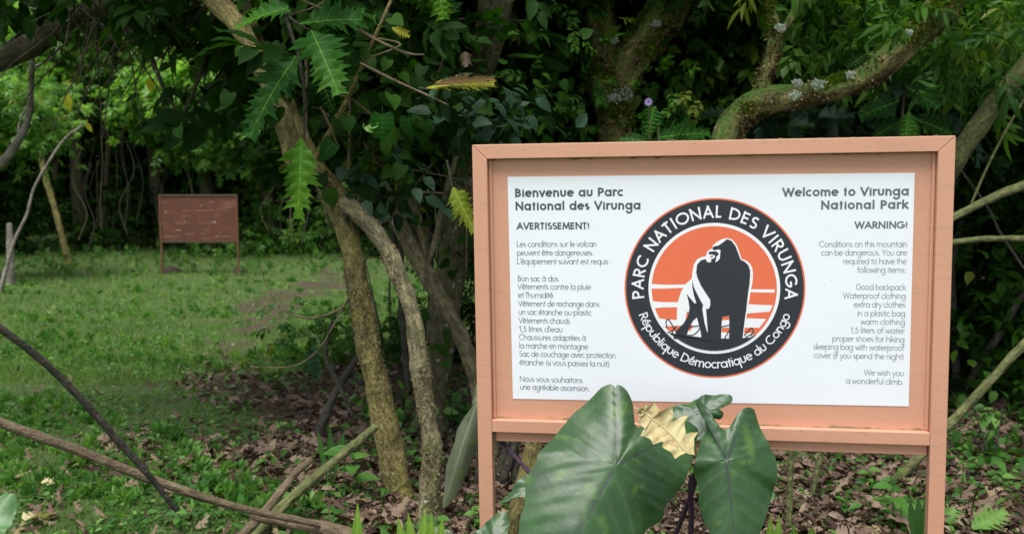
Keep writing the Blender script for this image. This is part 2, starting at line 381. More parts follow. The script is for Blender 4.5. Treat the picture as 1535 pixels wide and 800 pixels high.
def ground_mat():
    m, nt, b, o = newmat('forest_soil'); p = gcoord(nt); t = attr(nt, 'tint').outputs['Fac']
    soil = mix(nt, noise(nt, 14, p, 6, .7), (.030, .021, .012), (.12, .085, .050))
    green = mix(nt, noise(nt, 22, p, 6, .7), (.035, .070, .014), (.10, .16, .035))
    k = ramp(nt, mth(nt, 'ADD', t, mth(nt, 'MULTIPLY', mth(nt, 'SUBTRACT', noise(nt, 5, p, 5, .7), .5), 1.1)), [(.35, (0, 0, 0)), (.65, (1, 1, 1))])
    nt.links.new(mix(nt, k, green, soil), b.inputs['Base Color']); b.inputs['Roughness'].default_value = .95
    bp = nd(nt, 'Bump', Strength=1, Distance=.03); nt.links.new(noise(nt, 30, p, 6, .7), bp.inputs['Height']); nt.links.new(bp.outputs[0], b.inputs['Normal'])
    return m
M['ground'] = ground_mat()

def taro_mat(name, c1, c2, vein, rough=.33, dull=False):
    m, nt, b, o = newmat(name); p = gcoord(nt); t = attr(nt, 'tint').outputs['Fac']; lc = attr(nt, 'lc')
    s = nt.nodes.new('ShaderNodeSeparateXYZ'); nt.links.new(lc.outputs['Vector'], s.inputs[0])
    c = mix(nt, ramp(nt, noise(nt, 9, p, 4, .6), [(.35, (0, 0, 0)), (.7, (1, 1, 1))]), c1, c2)
    ys = ramp(nt, noise(nt, 14, p, 3, .5), [(.58, (0, 0, 0)), (.72, (1, 1, 1))]); c = mix(nt, mth(nt, 'MULTIPLY', ys, .45), c, (.14, .26, .03))
    sp = ramp(nt, noise(nt, 85, p, 2, .5), [(.70, (0, 0, 0)), (.72, (1, 1, 1))]); c = mix(nt, mth(nt, 'MULTIPLY', sp, .8), c, (.02, .03, .01))
    c = mix(nt, mth(nt, 'MULTIPLY', s.outputs[0], .9), c, vein)            # dark main veins near the stalk
    c = mix(nt, mth(nt, 'MULTIPLY', s.outputs[1], .16), c, (.14, .22, .14))  # paler side veins
    nt.links.new(c, b.inputs['Base Color']); b.inputs['Roughness'].default_value = rough
    b.inputs['Coat Weight'].default_value = 0 if dull else .18; b.inputs['Coat Roughness'].default_value = .38
    b.inputs['Specular IOR Level'].default_value = .5
    bp = nd(nt, 'Bump', Strength=.25, Distance=.006); nt.links.new(noise(nt, 28, p, 4), bp.inputs['Height']); nt.links.new(bp.outputs[0], b.inputs['Normal'])
    tr = nt.nodes.new('ShaderNodeBsdfTranslucent'); nt.links.new(mix(nt, 1, c, (1.6, 1.9, .6), 'MULTIPLY'), tr.inputs[0])
    ms = nt.nodes.new('ShaderNodeMixShader'); ms.inputs[0].default_value = .12
    nt.links.new(b.outputs[0], ms.inputs[1]); nt.links.new(tr.outputs[0], ms.inputs[2]); nt.links.new(ms.outputs[0], o.inputs[0])
    return m
M['taro'] = taro_mat('taro_leaf', (.013, .052, .010), (.029, .096, .016), (.030, .022, .045), .42)
M['shootleaf'] = taro_mat('broad_leaf', (.05, .14, .03), (.08, .20, .05), (.12, .22, .06), .45)
M['taro_under'] = taro_mat('taro_underside', (.10, .12, .07), (.15, .17, .105), (.30, .32, .22), .6, True)

# ================================================================== THE GROUND
def axis(a, b, fine, lo, hi, coarse):
    return np.unique(np.round(np.concatenate([np.arange(lo, a, coarse), np.arange(a, b, fine), np.arange(b, hi+coarse, coarse)]), 4))
gx = axis(-14, 9, .14, -120, 120, 5.5); gy = axis(1, 24, .12, -60, 180, 5.5)
X, Y = np.meshgrid(gx, gy); Z = gz(X, Y)
lit = np.where((Y > 1) & (Y < 24), np.maximum(litter_mask(X, Y), .8*path_mask(X, Y)), .3)
V = np.stack([X, Y, Z], -1).reshape(-1, 3); nx, ny = len(gx), len(gy)
i = (np.arange(ny-1)[:, None]*nx+np.arange(nx-1)[None]).ravel()
gmb = MB(); gmb.add(V, np.stack([i, i+1, i+nx+1, i+nx], -1), lit.ravel(), V)
ground = gmb.build('ground', M['ground']); tag(ground, 'forest floor with grass clearing, trodden path and leaf litter', kind='structure')

# ================================================================== THE NEAR SIGN
rv = np.radians([6.0953924, 10.00439643, -0.39456804]); an = np.linalg.norm(rv); kk = rv/an
K = np.array([[0, -kk[2], kk[1]], [kk[2], 0, -kk[0]], [-kk[1], kk[0], 0]]); Rcv = np.eye(3)+sin(an)*K+(1-cos(an))*K@K
def c2w(v): return v[0]*RT-v[1]*UPV+v[2]*FW
SX, SD, SI = c2w(Rcv[:, 0]), c2w(Rcv[:, 1]), c2w(Rcv[:, 2])       # right, down, into the board
TL = CAM+c2w(np.array([-.12310118, -.37389483, 3.07326226]))
BW, HF = 1.4, .8998                                              # board width, height down to the rail's lower edge
base_z = float(gz(*(TL+SX*.7+SD*1.85)[:2])); HT = (TL[2]-base_z)/(-SD[2])
SBASE = TL+SX*.7+SD*HT
SROT = Matrix((SX, SI, -SD)).transposed().to_quaternion()
sign = empty('information_sign', SBASE, 'large peach painted steel sign with white bilingual park poster and round gorilla emblem', 'sign', rot=SROT)
def L(u, v, d): return (u-.7, d, HT-v)                           # sign coordinates -> object coordinates
def Bp(px, py, d):                                               # where the line of sight meets the plane d behind the front
    r = ray(px, py); o = TL+SI*d; t = np.dot(o-CAM, SI)/np.dot(r, SI); q = CAM+r*t-o
    return np.array([np.dot(q, SX), np.dot(q, SD)])
def sbox(name, u0, u1, v0, v1, d0, d1, mat=M['paint'], parent=sign, bev=.002):
    mb = MB(); a = L(u0, v1, d0); b = L(u1, v0, d1); mb.box(a, b)
    return mb.build(name, mat, parent, smooth=False, bevel=bev)
PW, RH = .0455, .0440
def prism(name, poly, d0, d1, mat=M['paint'], bev=.002):
    n = len(poly); V = [L(u, v, d0) for u, v in poly]+[L(u, v, d1) for u, v in poly]
    mb = MB(); mb.add(V, [(0, 1, 2, 3), (7, 6, 5, 4)]+[(k, k+n, (k+1) % n+n, (k+1) % n) for k in range(n)])
    return mb.build(name, mat, sign, smooth=False, bevel=bev)
g = .0006
prism('post', [(0, 0+g), (PW, RH+g), (PW, HT+.25), (0, HT+.25)], 0, .042)
prism('post', [(BW-PW, RH+g), (BW, g), (BW, HT+.25), (BW-PW, HT+.25)], 0, .042)
prism('top_rail', [(0, -g), (BW, -g), (BW-PW, RH-g), (PW, RH-g)], .0004, .042)
VR0, VR1 = .861, .8998                                            # bottom rail
sbox('bottom_rail', PW+g, BW-PW-g, VR0, VR1, .001, .042)
sbox('lower_lip', PW+g+.009, BW-PW-g-.003, VR1+.0006, VR1+.034, .020, .040)
panel = sbox('panel', PW+.0005, BW-PW-.0005, RH, VR0, .030, .038, bev=0)
sbox('inner_bead', PW+.0006, PW+.011, RH+.001, VR0-.001, .022, .0298, bev=.003)
sbox('inner_bead', BW-PW-.011, BW-PW-.0006, RH+.001, VR0-.001, .022, .0298, bev=.003)
# thin irregular crusts: grime on the ledges, painted shade under the top rail
rg = random.Random(5)
gm = MB()
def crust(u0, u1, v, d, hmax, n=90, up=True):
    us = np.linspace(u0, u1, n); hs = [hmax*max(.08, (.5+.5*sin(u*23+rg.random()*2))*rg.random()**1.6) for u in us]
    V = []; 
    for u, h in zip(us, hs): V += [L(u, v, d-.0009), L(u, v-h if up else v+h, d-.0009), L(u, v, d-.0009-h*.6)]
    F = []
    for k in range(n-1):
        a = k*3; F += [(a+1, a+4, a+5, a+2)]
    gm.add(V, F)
crust(PW+.013, BW-PW-.013, VR0-.0002, .030, .008); gm.build('grime_shade_crust', M['grime_shade'], sign); gm = MB()
crust(PW+.012, BW-PW-.012, RH+.0002, .030, .008, up=False); gm.build('grime_shade_crust', M['grime_shade'], sign); gm = MB()  # grime that doubles as the shadow line under the top rail
crust(.03, BW-.03, .0002-.0012, .0030, .0035, 120)
gm.build('grime_shade_crust', M['grime_shade'], sign)

# ---- the poster: flat print, each layer a fraction of a millimetre proud of the last
DP = .030
pc = [Bp(761, 265, DP), Bp(1371, 259, DP), Bp(1362, 608.5, DP), Bp(769, 597, DP)]
pm = MB(); cor = np.array(pc); NU = 24
V = []; 
for a in range(NU+1):
    for b_ in range(NU+1):
        s, t = a/NU, b_/NU; q = (cor[0]*(1-s)+cor[1]*s)*(1-t)+(cor[3]*(1-s)+cor[2]*s)*t
        V.append(L(q[0], q[1], DP-.0016))
F = [(a*(NU+1)+b_, a*(NU+1)+b_+1, (a+1)*(NU+1)+b_+1, (a+1)*(NU+1)+b_) for a in range(NU) for b_ in range(NU)]
pm.add(V, F); n0 = pm.n
pm.add([L(q[0], q[1], DP-.0016) for q in pc]+[L(q[0], q[1], DP-.0002) for q in pc], [(k, (k+1) % 4, (k+1) % 4+4, k+4) for k in range(4)])
poster = pm.build('poster', M['poster'], sign, smooth=False)

A = lambda cx, cy, rx, ry, a0, a1, n=14: [(cx+rx*cos(radians(a0+(a1-a0)*i/n)), cy+ry*sin(radians(a0+(a1-a0)*i/n))) for i in range(n+1)]
X6 = .62
def circ(cx, r=.285, cy=.31): return A(cx, cy, r, .31, 0, 360, 22)
GL = {
 'a': (.74, [circ(.34), [(.64, 0), (.64, X6)]]), 'b': (.74, [[(.08, 0), (.08, 1.1)], circ(.39)]),
 'c': (.58, [A(.34, .31, .30, .31, 50, 310)]), 'd': (.74, [circ(.34), [(.65, 0), (.65, 1.1)]]),
 'e': (.68, [[(.05, .33), (.63, .33)]+A(.34, .31, .30, .31, 8, 318)]),
 'f': (.36, [[(.14, 0), (.14, .9)]+A(.30, .90, .16, .18, 180, 80, 6), [(.0, .6), (.32, .6)]]),
 'g': (.74, [circ(.34), [(.65, X6), (.65, -.08)]+A(.37, -.08, .28, .26, 0, -150, 8)]),
 'h': (.66, [[(.08, 0), (.08, 1.1)], [(.08, .35)]+A(.32, .36, .24, .25, 180, 0, 8)+[(.56, 0)]]),
 'i': (.20, [[(.09, 0), (.09, X6)], [(.09, .90), (.09, 1.02)]]), 'j': (.2, [[(.09, -.3), (.09, X6)], [(.09, .90), (.09, 1.02)]]),
 'k': (.60, [[(.08, 0), (.08, 1.1)], [(.50, X6), (.12, .30)], [(.20, .36), (.55, 0)]]), 'l': (.20, [[(.09, 0), (.09, 1.1)]]),
 'm': (1.02, [[(.08, 0), (.08, X6)], [(.08, .36)]+A(.29, .37, .21, .24, 180, 0, 8)+[(.50, 0)], [(.50, .37)]+A(.71, .37, .21, .24, 180, 0, 8)+[(.92, 0)]]),
 'n': (.64, [[(.08, 0), (.08, X6)], [(.08, .35)]+A(.31, .36, .23, .25, 180, 0, 8)+[(.54, 0)]]),
 'o': (.70, [circ(.34)]), 'p': (.74, [[(.08, -.36), (.08, X6)], circ(.39)]), 'q': (.74, [circ(.34), [(.65, -.36), (.65, X6)]]),
 'r': (.38, [[(.08, 0), (.08, X6)], [(.08, .40)]+A(.28, .40, .20, .21, 180, 70, 6)]),
 's': (.46, [A(.22, .46, .16, .155, 50, 270, 9)[:-1]+A(.22, .155, .17, .155, 90, -130, 9)]),
 't': (.36, [[(.17, 0), (.17, .90)], [(.0, .6), (.34, .6)]]),
 'u': (.64, [[(.08, X6)]+[(.08, .26)]+A(.31, .25, .23, .25, 180, 360, 8)+[(.54, X6)]]),
 'v': (.56, [[(.03, X6), (.27, 0)], [(.27, 0), (.52, X6)]]), 'w': (.86, [[(.03, X6), (.22, 0)], [(.22, 0), (.42, .58)], [(.42, .58), (.62, 0)], [(.62, 0), (.82, X6)]]),
 'x': (.56, [[(.04, X6), (.50, 0)], [(.04, 0), (.50, X6)]]), 'y': (.56, [[(.03, X6), (.28, .02)], [(.53, X6), (.12, -.36)]]),
 'z': (.52, [[(.05, .58), (.46, .58)], [(.46, .58), (.05, .03)], [(.04, .03), (.47, .03)]]),
 'A': (.86, [[(.04, 0), (.42, 1)], [(.42, 1), (.80, 0)], [(.17, .31), (.67, .31)]]),
 'B': (.66, [[(.09, 0), (.09, 1)], [(.09, .97), (.28, .97)]+A(.30, .76, .21, .21, 80, -90, 8)+[(.09, .55)], [(.30, .54)]+A(.31, .28, .25, .25, 70, -90, 8)+[(.09, .03)]]),
 'C': (.92, [A(.52, .5, .47, .48, 48, 312, 18)]), 'D': (.86, [[(.09, 0), (.09, 1)], [(.09, .97), (.26, .97)]+A(.30, .5, .48, .47, 90, -90, 14)+[(.09, .03)]]),
 'E': (.62, [[(.09, 0), (.09, 1)], [(.09, .96), (.54, .96)], [(.09, .52), (.52, .52)], [(.09, .04), (.54, .04)]]),
 'G': (1.0, [A(.52, .5, .47, .48, 48, 355, 20), [(.55, .46), (.99, .46)]]), 'I': (.28, [[(.14, 0), (.14, 1)]]),
 'L': (.52, [[(.09, 0), (.09, 1)], [(.09, .04), (.48, .04)]]),
 'M': (1.0, [[(.08, 0), (.18, 1)], [(.18, 1), (.50, .12)], [(.50, .12), (.82, 1)], [(.82, 1), (.92, 0)]]),
 'N': (.88, [[(.10, 0), (.10, 1)], [(.10, 1), (.78, 0)], [(.78, 0), (.78, 1)]]), 'O': (1.04, [A(.52, .5, .47, .48, 0, 360, 30)]),
 'P': (.62, [[(.09, 0), (.09, 1)], [(.09, .97), (.28, .97)]+A(.30, .71, .26, .26, 85, -90, 9)+[(.09, .45)]]),
 'R': (.68, [[(.09, 0), (.09, 1)], [(.09, .97), (.28, .97)]+A(.30, .72, .25, .25, 85, -90, 9)+[(.09, .47)], [(.30, .45), (.60, 0)]]),
 'S': (.62, [A(.31, .73, .22, .235, 45, 265, 10)[:-1]+A(.31, .25, .25, .245, 85, -140, 10)]),
 'T': (.60, [[(.30, 0), (.30, 1)], [(.02, .96), (.58, .96)]]), 'U': (.82, [[(.09, 1), (.09, .34)]+A(.40, .33, .31, .33, 180, 360, 10)+[(.71, 1)]]),
 'V': (.78, [[(.03, 1), (.38, 0)], [(.38, 0), (.74, 1)]]), 'W': (1.2, [[(.03, 1), (.32, 0)], [(.32, 0), (.60, .96)], [(.60, .96), (.88, 0)], [(.88, 0), (1.16, 1)]]),
 'Y': (.72, [[(.03, 1), (.35, .45)], [(.67, 1), (.35, .45)], [(.35, .47), (.35, 0)]]),
 '1': (.44, [[(.08, .80), (.26, .98)], [(.26, 0), (.26, 1)]]), '5': (.60, [[(.50, .96), (.20, .96)], [(.20, .96), (.13, .52)], [(.13, .55)]+A(.28, .31, .25, .30, 110, -140, 10)]),
 '.': (.24, [[(.11, 0), (.11, .11)]]), ',': (.24, [[(.13, .10), (.07, -.14)]]), ':': (.26, [[(.12, 0), (.12, .11)], [(.12, .48), (.12, .59)]]),
 '!': (.28, [[(.14, .28), (.14, 1)], [(.14, 0), (.14, .13)]]), "'": (.18, [[(.09, .78), (.09, 1.05)]]), ' ': (.30, []),
 '(': (.34, [A(.62, .42, .48, .72, 130, 230, 8)]), ')': (.34, [A(-.28, .42, .48, .72, 50, -50, 8)]),
}
def acc(base, st): a, s = GL[base]; return (a, s+st)
GL['é'] = acc('e', [[(.26, .76), (.44, .98)]]); GL['à'] = acc('a', [[(.44, .76), (.24, .98)]]); GL['ê'] = acc('e', [[(.20, .76), (.34, .94)], [(.34, .94), (.48, .76)]])

def text_width(s): return sum(GL[c][0] for c in s)
def ribbon(mb, pts, wd, depth, f, cap=False):
    p = np.array(pts, float); closed = np.allclose(p[0], p[-1]) and len(p) > 4
    d = np.diff(p, axis=0); keep = np.linalg.norm(d, axis=1) > 1e-6; p = np.vstack([p[:1], p[1:][keep]]); d = np.diff(p, axis=0)
    d /= np.linalg.norm(d, axis=1)[:, None]
    if not closed and cap: p[0] = p[0]-d[0]*wd*.5; p[-1] = p[-1]+d[-1]*wd*.5
    t = np.vstack([d[:1], d[:-1]+d[1:], d[-1:]])
    if closed: t[0] = t[-1] = d[0]+d[-1]
    t /= np.linalg.norm(t, axis=1)[:, None]; nrm = np.stack([-t[:, 1], t[:, 0]], -1)
    a, b_ = p+nrm*wd/2, p-nrm*wd/2
    V = [L(*f(*q), depth) for q in np.vstack([a, b_])]; n = len(p)
    mb.add(V, [(k, k+1, n+k+1, n+k) for k in range(n-1)])
def write(mb, s, f, weight, depth, ws=1.0, xh=.66, track=0.0, x0=0.0):
    """f maps text space (x in cap heights, y in cap heights) to board coordinates"""
    x = x0
    for ch in s:
        adv, st = GL[ch]
        lower = ch.islower() and ch.isalpha()
        for k, q in enumerate(st):
            if lower: q = [(a, b_*xh/.62 if 0 <= b_ <= .62 else (xh+(b_-.62)*(1.06-xh)/.48 if b_ > 0 else b_)) for a, b_ in q]
            q = [(x+(a)*ws, weight/2+b_*(1-weight) if b_ >= 0 else b_) for a, b_ in q]
            if ch in ".!:" and abs(q[0][1]-q[-1][1]) < .16: ribbon(mb, q, weight*1.25, depth-.00004*k, f)
            else: ribbon(mb, q, weight, depth-.00004*k, f, ch not in 'cesCSG5zEFTLit!.:,()' or k == 0 and ch in 'ELTit')
        x += adv*ws+track
    return x
DT = DP-.0020
def line(mb, s, xl, xr, yb, cap, weight, xh=.66):
    a = Bp(xl, yb, DT); b_ = Bp(xr, yb, DT); Wn = text_width(s)
    h = cap*(3.07+(a[0]/1.4)*(-.24))/FPX
    yb_ = (a[1]+b_[1])/2; width = b_[0]-a[0]; tr = min(.2, max(0, (width/h*1.0-Wn)/(len(s)-1))); sc = width/(Wn+tr*(len(s)-1))
    f = lambda x, y: (a[0]+x*sc, yb_-y*h)
    # keep stroke weight even although x and y scale differ a little
    write(mb, s, f, weight, DT, xh=xh, track=tr)
h1 = MB(); line(h1, 'Bienvenue au Parc', 772.5, 934, 294.9, 13.3, .215, .71); h1.build('heading_lettering', M['ink'], poster, smooth=False); h1 = MB(); line(h1, 'National des Virunga', 773, 960, 314.7, 13.3, .215, .71)
h1.build('heading_lettering', M['ink'], poster, smooth=False)
h2 = MB(); line(h2, 'AVERTISSEMENT!', 775, 883.5, 343.9, 11, .20); h2.build('warning_lettering', M['ink'], poster, smooth=False)
for s, a, b_, y in [("Les conditions sur le volcan", 774.5, 894.5, 370), ("peuvent être dangereuses.", 775, 889.5, 383), ("L'équipement suivant est requis :", 775, 917, 396),
        ("Bon sac à dos", 776, 837.5, 421.8), ("Vêtements contre la pluie", 776, 886, 433.9), ("et l'humidité", 776.7, 829.5, 446.4), ("Vêtement de rechange dans", 777, 898.5, 459.4),
        ("un sac étanche ou plastic", 777.3, 887, 472.1), ("Vêtements chauds", 777.5, 854.5, 484.7), ("1,5 litres d'eau", 778, 843.5, 497.3), ("Chaussures adaptées à", 778, 878.5, 509.9),
        ("la marche en montagne", 778.3, 881.5, 522.6), ("Sac de couchage avec protection", 778.5, 923, 535.3), ("étanche (si vous passez la nuit)", 778.7, 914, 548),
        ("Nous vous souhaitons", 779, 873.5, 572.7), ("une agréable ascension.", 779.5, 884, 584.8)]:
    bl = MB(); line(bl, s, a, b_, y, 9.3, .10); bl.build('text_line', M['ink_body'], poster, smooth=False)
h3 = MB(); line(h3, 'Welcome to Virunga', 1173.5, 1362, 293.9, 13.5, .215, .71); h3.build('heading_lettering', M['ink_head_right'], poster, smooth=False); h3 = MB(); line(h3, 'National Park', 1231, 1361, 313.5, 13.5, .215, .71); h3.build('heading_lettering', M['ink_head_right'], poster, smooth=False)
h4 = MB(); line(h4, 'WARNING!', 1281.5, 1360.5, 342.6, 11.3, .20); h4.build('warning_lettering', M['ink_head_right'], poster, smooth=False)
for s, a, b_, y in [("Conditions on this mountain", 1227.5, 1360, 370.2), ("can be dangerous. You are", 1231, 1359.7, 382.9), ("required to have the", 1264, 1359, 395.8), ("following items:", 1285, 1358.3, 408.7),
        ("Good backpack", 1283, 1358, 434.5), ("Waterproof clothing", 1263.5, 1357.7, 447.5), ("extra dry clothes", 1280, 1357.3, 460.5), ("in a plastic bag", 1285, 1357, 473.8), ("warm clothing", 1290, 1356.7, 486.5),
        ("1,5 liters of water", 1275, 1356, 499.4), ("proper shoes for hiking", 1247.5, 1356, 512), ("sleeping bag with waterproof", 1219, 1355.6, 524.4), ("cover (if you spend the night)", 1220, 1355.3, 537.4),
        ("We wish you", 1295, 1355, 562.8), ("a wonderful climb.", 1268, 1354.5, 575.4)]:
    br = MB(); line(br, s, a, b_, y, 9.5, .095); br.build('text_line', M['ink_right'], poster, smooth=False)

# ---- emblem
EC = Bp(1069.7, 432.6, DT); ER = (Bp(1205.3, 432, DT)[0]-Bp(934.2, 433, DT)[0])/2
EY = (Bp(1070, 567.3, DT)[1]-Bp(1070, 298.2, DT)[1])/2
def epoly(name, polys, mat, k):
    """flat print layer k of the emblem from closed outlines in board coordinates"""
    me = bpy.data.meshes.new(name); V = []; F = []
    for q in polys: F.append(list(range(len(V), len(V)+len(q)))); V += [L(u, v, DT-.0002*k) for u, v in q]
    me.from_pydata(V, [], F); me.materials.append(mat); o = bpy.data.objects.new(name, me); COL.objects.link(o); o.parent = poster; return o
def disc(r, n=96): return [(EC[0]+r*ER*cos(2*pi*i/n), EC[1]+r*EY*sin(2*pi*i/n)) for i in range(n)]
epoly('emblem_rim', [disc(1.0)], M['orange'], 0); epoly('emblem_ring', [disc(.982)], M['navy'], 1)
epoly('emblem_inner_ring', [disc(.728)], M['white'], 2); epoly('emblem_sun', [disc(.692)], M['orange'], 3)
def Z6(pts): return [tuple(Bp(960+a/4.4455, 340+b_/4.4455, DT)) for a, b_ in pts]
def chord(t0, t1, r, n=20): return [(EC[0]+r*ER*cos(radians(t0+(t1-t0)*i/n)), EC[1]+r*EY*sin(radians(t0+(t1-t0)*i/n))) for i in range(n+1)]
epoly('white_band', [Z6([(66, 379), (160, 385), (300, 383), (440, 384), (440, 404), (290, 405), (160, 410), (69, 411)]),
    Z6([(78, 494), (160, 501), (250, 500), (440, 500), (440, 530), (245, 534), (160, 535), (90, 541)]),
    Z6([(114, 606), (180, 616), (240, 619), (420, 612), (440, 650), (300, 655), (150, 660), (153, 664)]),
    Z6([(160, 690), (240, 692), (400, 690), (450, 690), (450, 742), (218, 742), (190, 718)]),
    Z6([(540, 430), (640, 432), (722, 415), (896, 416), (892, 437), (800, 436), (722, 434), (540, 455)]),
    Z6([(540, 515), (720, 514), (820, 519), (882, 521), (862, 563), (790, 570), (706, 576), (540, 570)]),
    Z6([(540, 622), (710, 607), (800, 611), (838, 612), (792, 671), (700, 670), (540, 671)]),
    Z6([(540, 700), (600, 704), (690, 706), (765, 704), (728, 742), (540, 742)])], M['white'], 4)
epoly('gorilla_outline', [Z6([(575, 74), (612, 84), (643, 122), (662, 175), (673, 213), (702, 222), (730, 243), (746, 275), (750, 315), (746, 370), (735, 425), (724, 495), (712, 560), (700, 640), (690, 700), (688, 742),
    (594, 742), (594, 594), (543, 597), (540, 742), (305, 742), (330, 700), (372, 615), (310, 560), (300, 620), (262, 660), (243, 640), (243, 560), (252, 490), (272, 428), (303, 378), (343, 343), (346, 300), (356, 250), (378, 216), (410, 199), (437, 196), (443, 168), (462, 150), (480, 144), (482, 124), (510, 100), (542, 82)])], M['white'], 5)
epoly('gorilla_figure', [Z6([(577, 81), (606, 92), (633, 126), (653, 178), (667, 217), (697, 233), (720, 256), (731, 290), (731, 330), (727, 380), (719, 430), (712, 490), (704, 560), (695, 620), (686, 690), (680, 745),
    (590, 745), (592, 690), (592, 592), (545, 597), (541, 650), (537, 745), (452, 745), (446, 660), (437, 545), (455, 545), (466, 520), (465, 485), (440, 447), (405, 393), (380, 338), (371, 300), (378, 250), (405, 221), (438, 213), (440, 225), (482, 190), (482, 152), (480, 141), (492, 128), (517, 125), (539, 111), (564, 92)]),
    Z6([(346, 352), (356, 400), (384, 458), (418, 520), (412, 545), (428, 640), (445, 700), (452, 745), (408, 745), (400, 690), (376, 602), (350, 625), (322, 680), (300, 745), (222, 745), (240, 690), (286, 644), (316, 596), (327, 540), (320, 490), (308, 445), (330, 472), (360, 508), (373, 506), (356, 455), (346, 400)])], M['navy'], 6)
def ZF(pts): return [tuple(Bp(1050+a/16, 350+b_/16, DT)) for a, b_ in pts]
epoly('gorilla_face', [ZF([(160, 480), (190, 395), (285, 383), (345, 402), (440, 378), (484, 405), (472, 470), (465, 590), (425, 650), (350, 692), (250, 694), (150, 674), (135, 620), (118, 560)])], M['white'], 7)
epoly('gorilla_mask', [ZF([(203, 436), (300, 424), (380, 424), (437, 470), (427, 515), (388, 540), (376, 600), (352, 692), (240, 692), (268, 628), (232, 612), (290, 602), (345, 574), (352, 530), (300, 500), (215, 497), (195, 495)]), ZF([(222, 562), (262, 532), (306, 524), (306, 548), (262, 562)])], M['navy'], 8)
epoly('ground_mound', [chord(134, 46, .692, 40)+Z6([(748, 728), (735, 735), (690, 738), (590, 744), (450, 738), (300, 722), (215, 722), (195, 712)])], M['navy'], 8)
gs = MB()
for k, q in enumerate([[(178, 672), (170, 630), (184, 614), (205, 640), (240, 700)], [(215, 690), (180, 702)], [(310, 720), (350, 718), (385, 690), (402, 655)], [(405, 655), (300, 668)],
        [(540, 664), (592, 652)], [(560, 742), (590, 690)], [(690, 722), (720, 690), (740, 670), (752, 690), (735, 725)], [(445, 700), (455, 735)], [(700, 735), (760, 700)], [(225, 735), (215, 690), (240, 660)]]):
    pts = np.array(q, float); pts = crom(pts, 12); 
    ribbon(gs, pts, 6.5, DT-.0019-.00004*k, lambda x, y: Bp(960+x/4.4455, 340+y/4.4455, DT))
gs.build('grass_stroke', M['navy'], poster, smooth=False)
def arc_text(s, a0, a1, rbase, cap, weight, outward=True):
    W0 = text_width(s); ln = radians(abs(a1-a0))*(rbase+(.5 if outward else -.5)*cap)/cap; tr = max(0, (ln-W0)/(len(s)-1)); Wn = W0+tr*(len(s)-1)
    def f(x, y):
        ang = radians(a0+(a1-a0)*x/Wn); r = rbase+y*cap if outward else rbase-y*cap
        return EC[0]+ER*r*cos(ang), EC[1]-EY*r*sin(ang)
    x = 0
    for wd_ in s.split(' '):
        mb = MB(); x = write(mb, wd_, f, weight, DT-.0006, track=tr, x0=x); x += GL[' '][0]+tr
        o = mb.build('emblem_word', M['white'], poster, smooth=False)
arc_text('PARC NATIONAL DES VIRUNGA', 187.8, -7.8, .782, .138, .155)
arc_text('République Démocratique du Congo', 199.5, 341.5, .892, .104, .13, False)

# ================================================================== THE FAR SIGN
pL, pR = G(243, 408), G(354, 410); sc_ = 17.6
q = lambda px, py: P(px, py, sc_)
fb = P(298, 408, sc_); fb[2] = gz(fb[0], fb[1])
fs = empty('weathered_sign', fb, 'old rust brown notice board on two thin legs at the far edge of the clearing', 'sign')
def fbox(name, x0, y0, x1, y1, d0, d1, mat, parent=fs, bev=.004):
    a, b_ = P(x0, y1, sc_), P(x1, y0, sc_); mb = MB(); mb.box((a[0], a[1]*0+sc_+d0, a[2]), (b_[0], sc_+d1, b_[2]))
    V = mb.v[0]; V -= fb; mb.lc = [V.copy()]; return mb.build(name, mat, parent, smooth=False, bevel=bev)
fpan = fbox('panel', 242, 294.5, 353.5, 361, 0, .02, M['rust'])
fp = MB(); r_ = np.random.RandomState(3)
for y_, segs, hh in ((302.5, [(314, 321)], 2.2), (308, [(300.5, 303.5)], 5), (315.5, [(274, 281), (293, 320)], 1.6), (323, [(276, 285), (320, 330)], 1.2), (334.5, [(262, 284), (298, 325)], 1.3), (345, [(262, 270), (304, 306), (310, 312)], 2.5), (350.5, [(276, 290), (300, 307)], 1.4), (354.5, [(245, 258), (322, 345)], 2), (317, [(247, 250)], 5), (310, [(338, 348)], 2.2)):
    for xa, xb in segs:
        x_ = xa
        while x_ < xb:
            w_ = min(r_.uniform(1.2, 4.5), xb-x_); a_, b_ = P(x_, y_+hh*r_.uniform(.2, .6), sc_)-fb, P(x_+w_, y_-hh*r_.uniform(.2, .6), sc_)-fb; d_ = sc_-fb[1]-.004
            fp.add([(a_[0], d_, a_[2]), (b_[0], d_, a_[2]), (b_[0], d_, b_[2]), (a_[0], d_, b_[2])], [(0, 1, 2, 3)]); x_ += w_+r_.uniform(.3, 1.5)
o = fp.build('faded_print', M['faded'], fs, smooth=False); o['kind'] = 'stuff'
fbox('top_rail', 238.5, 291.5, 356.5, 294.3, -.015, .03, M['rustpost']); fbox('bottom_rail', 242, 361.2, 353.5, 364, -.012, .03, M['rustpost'])
fbox('post', 238.5, 294.5, 241.8, 412, -.012, .03, M['rustedge']); fbox('post', 353.7, 294.5, 356.5, 413, -.012, .03, M['rustedge'])
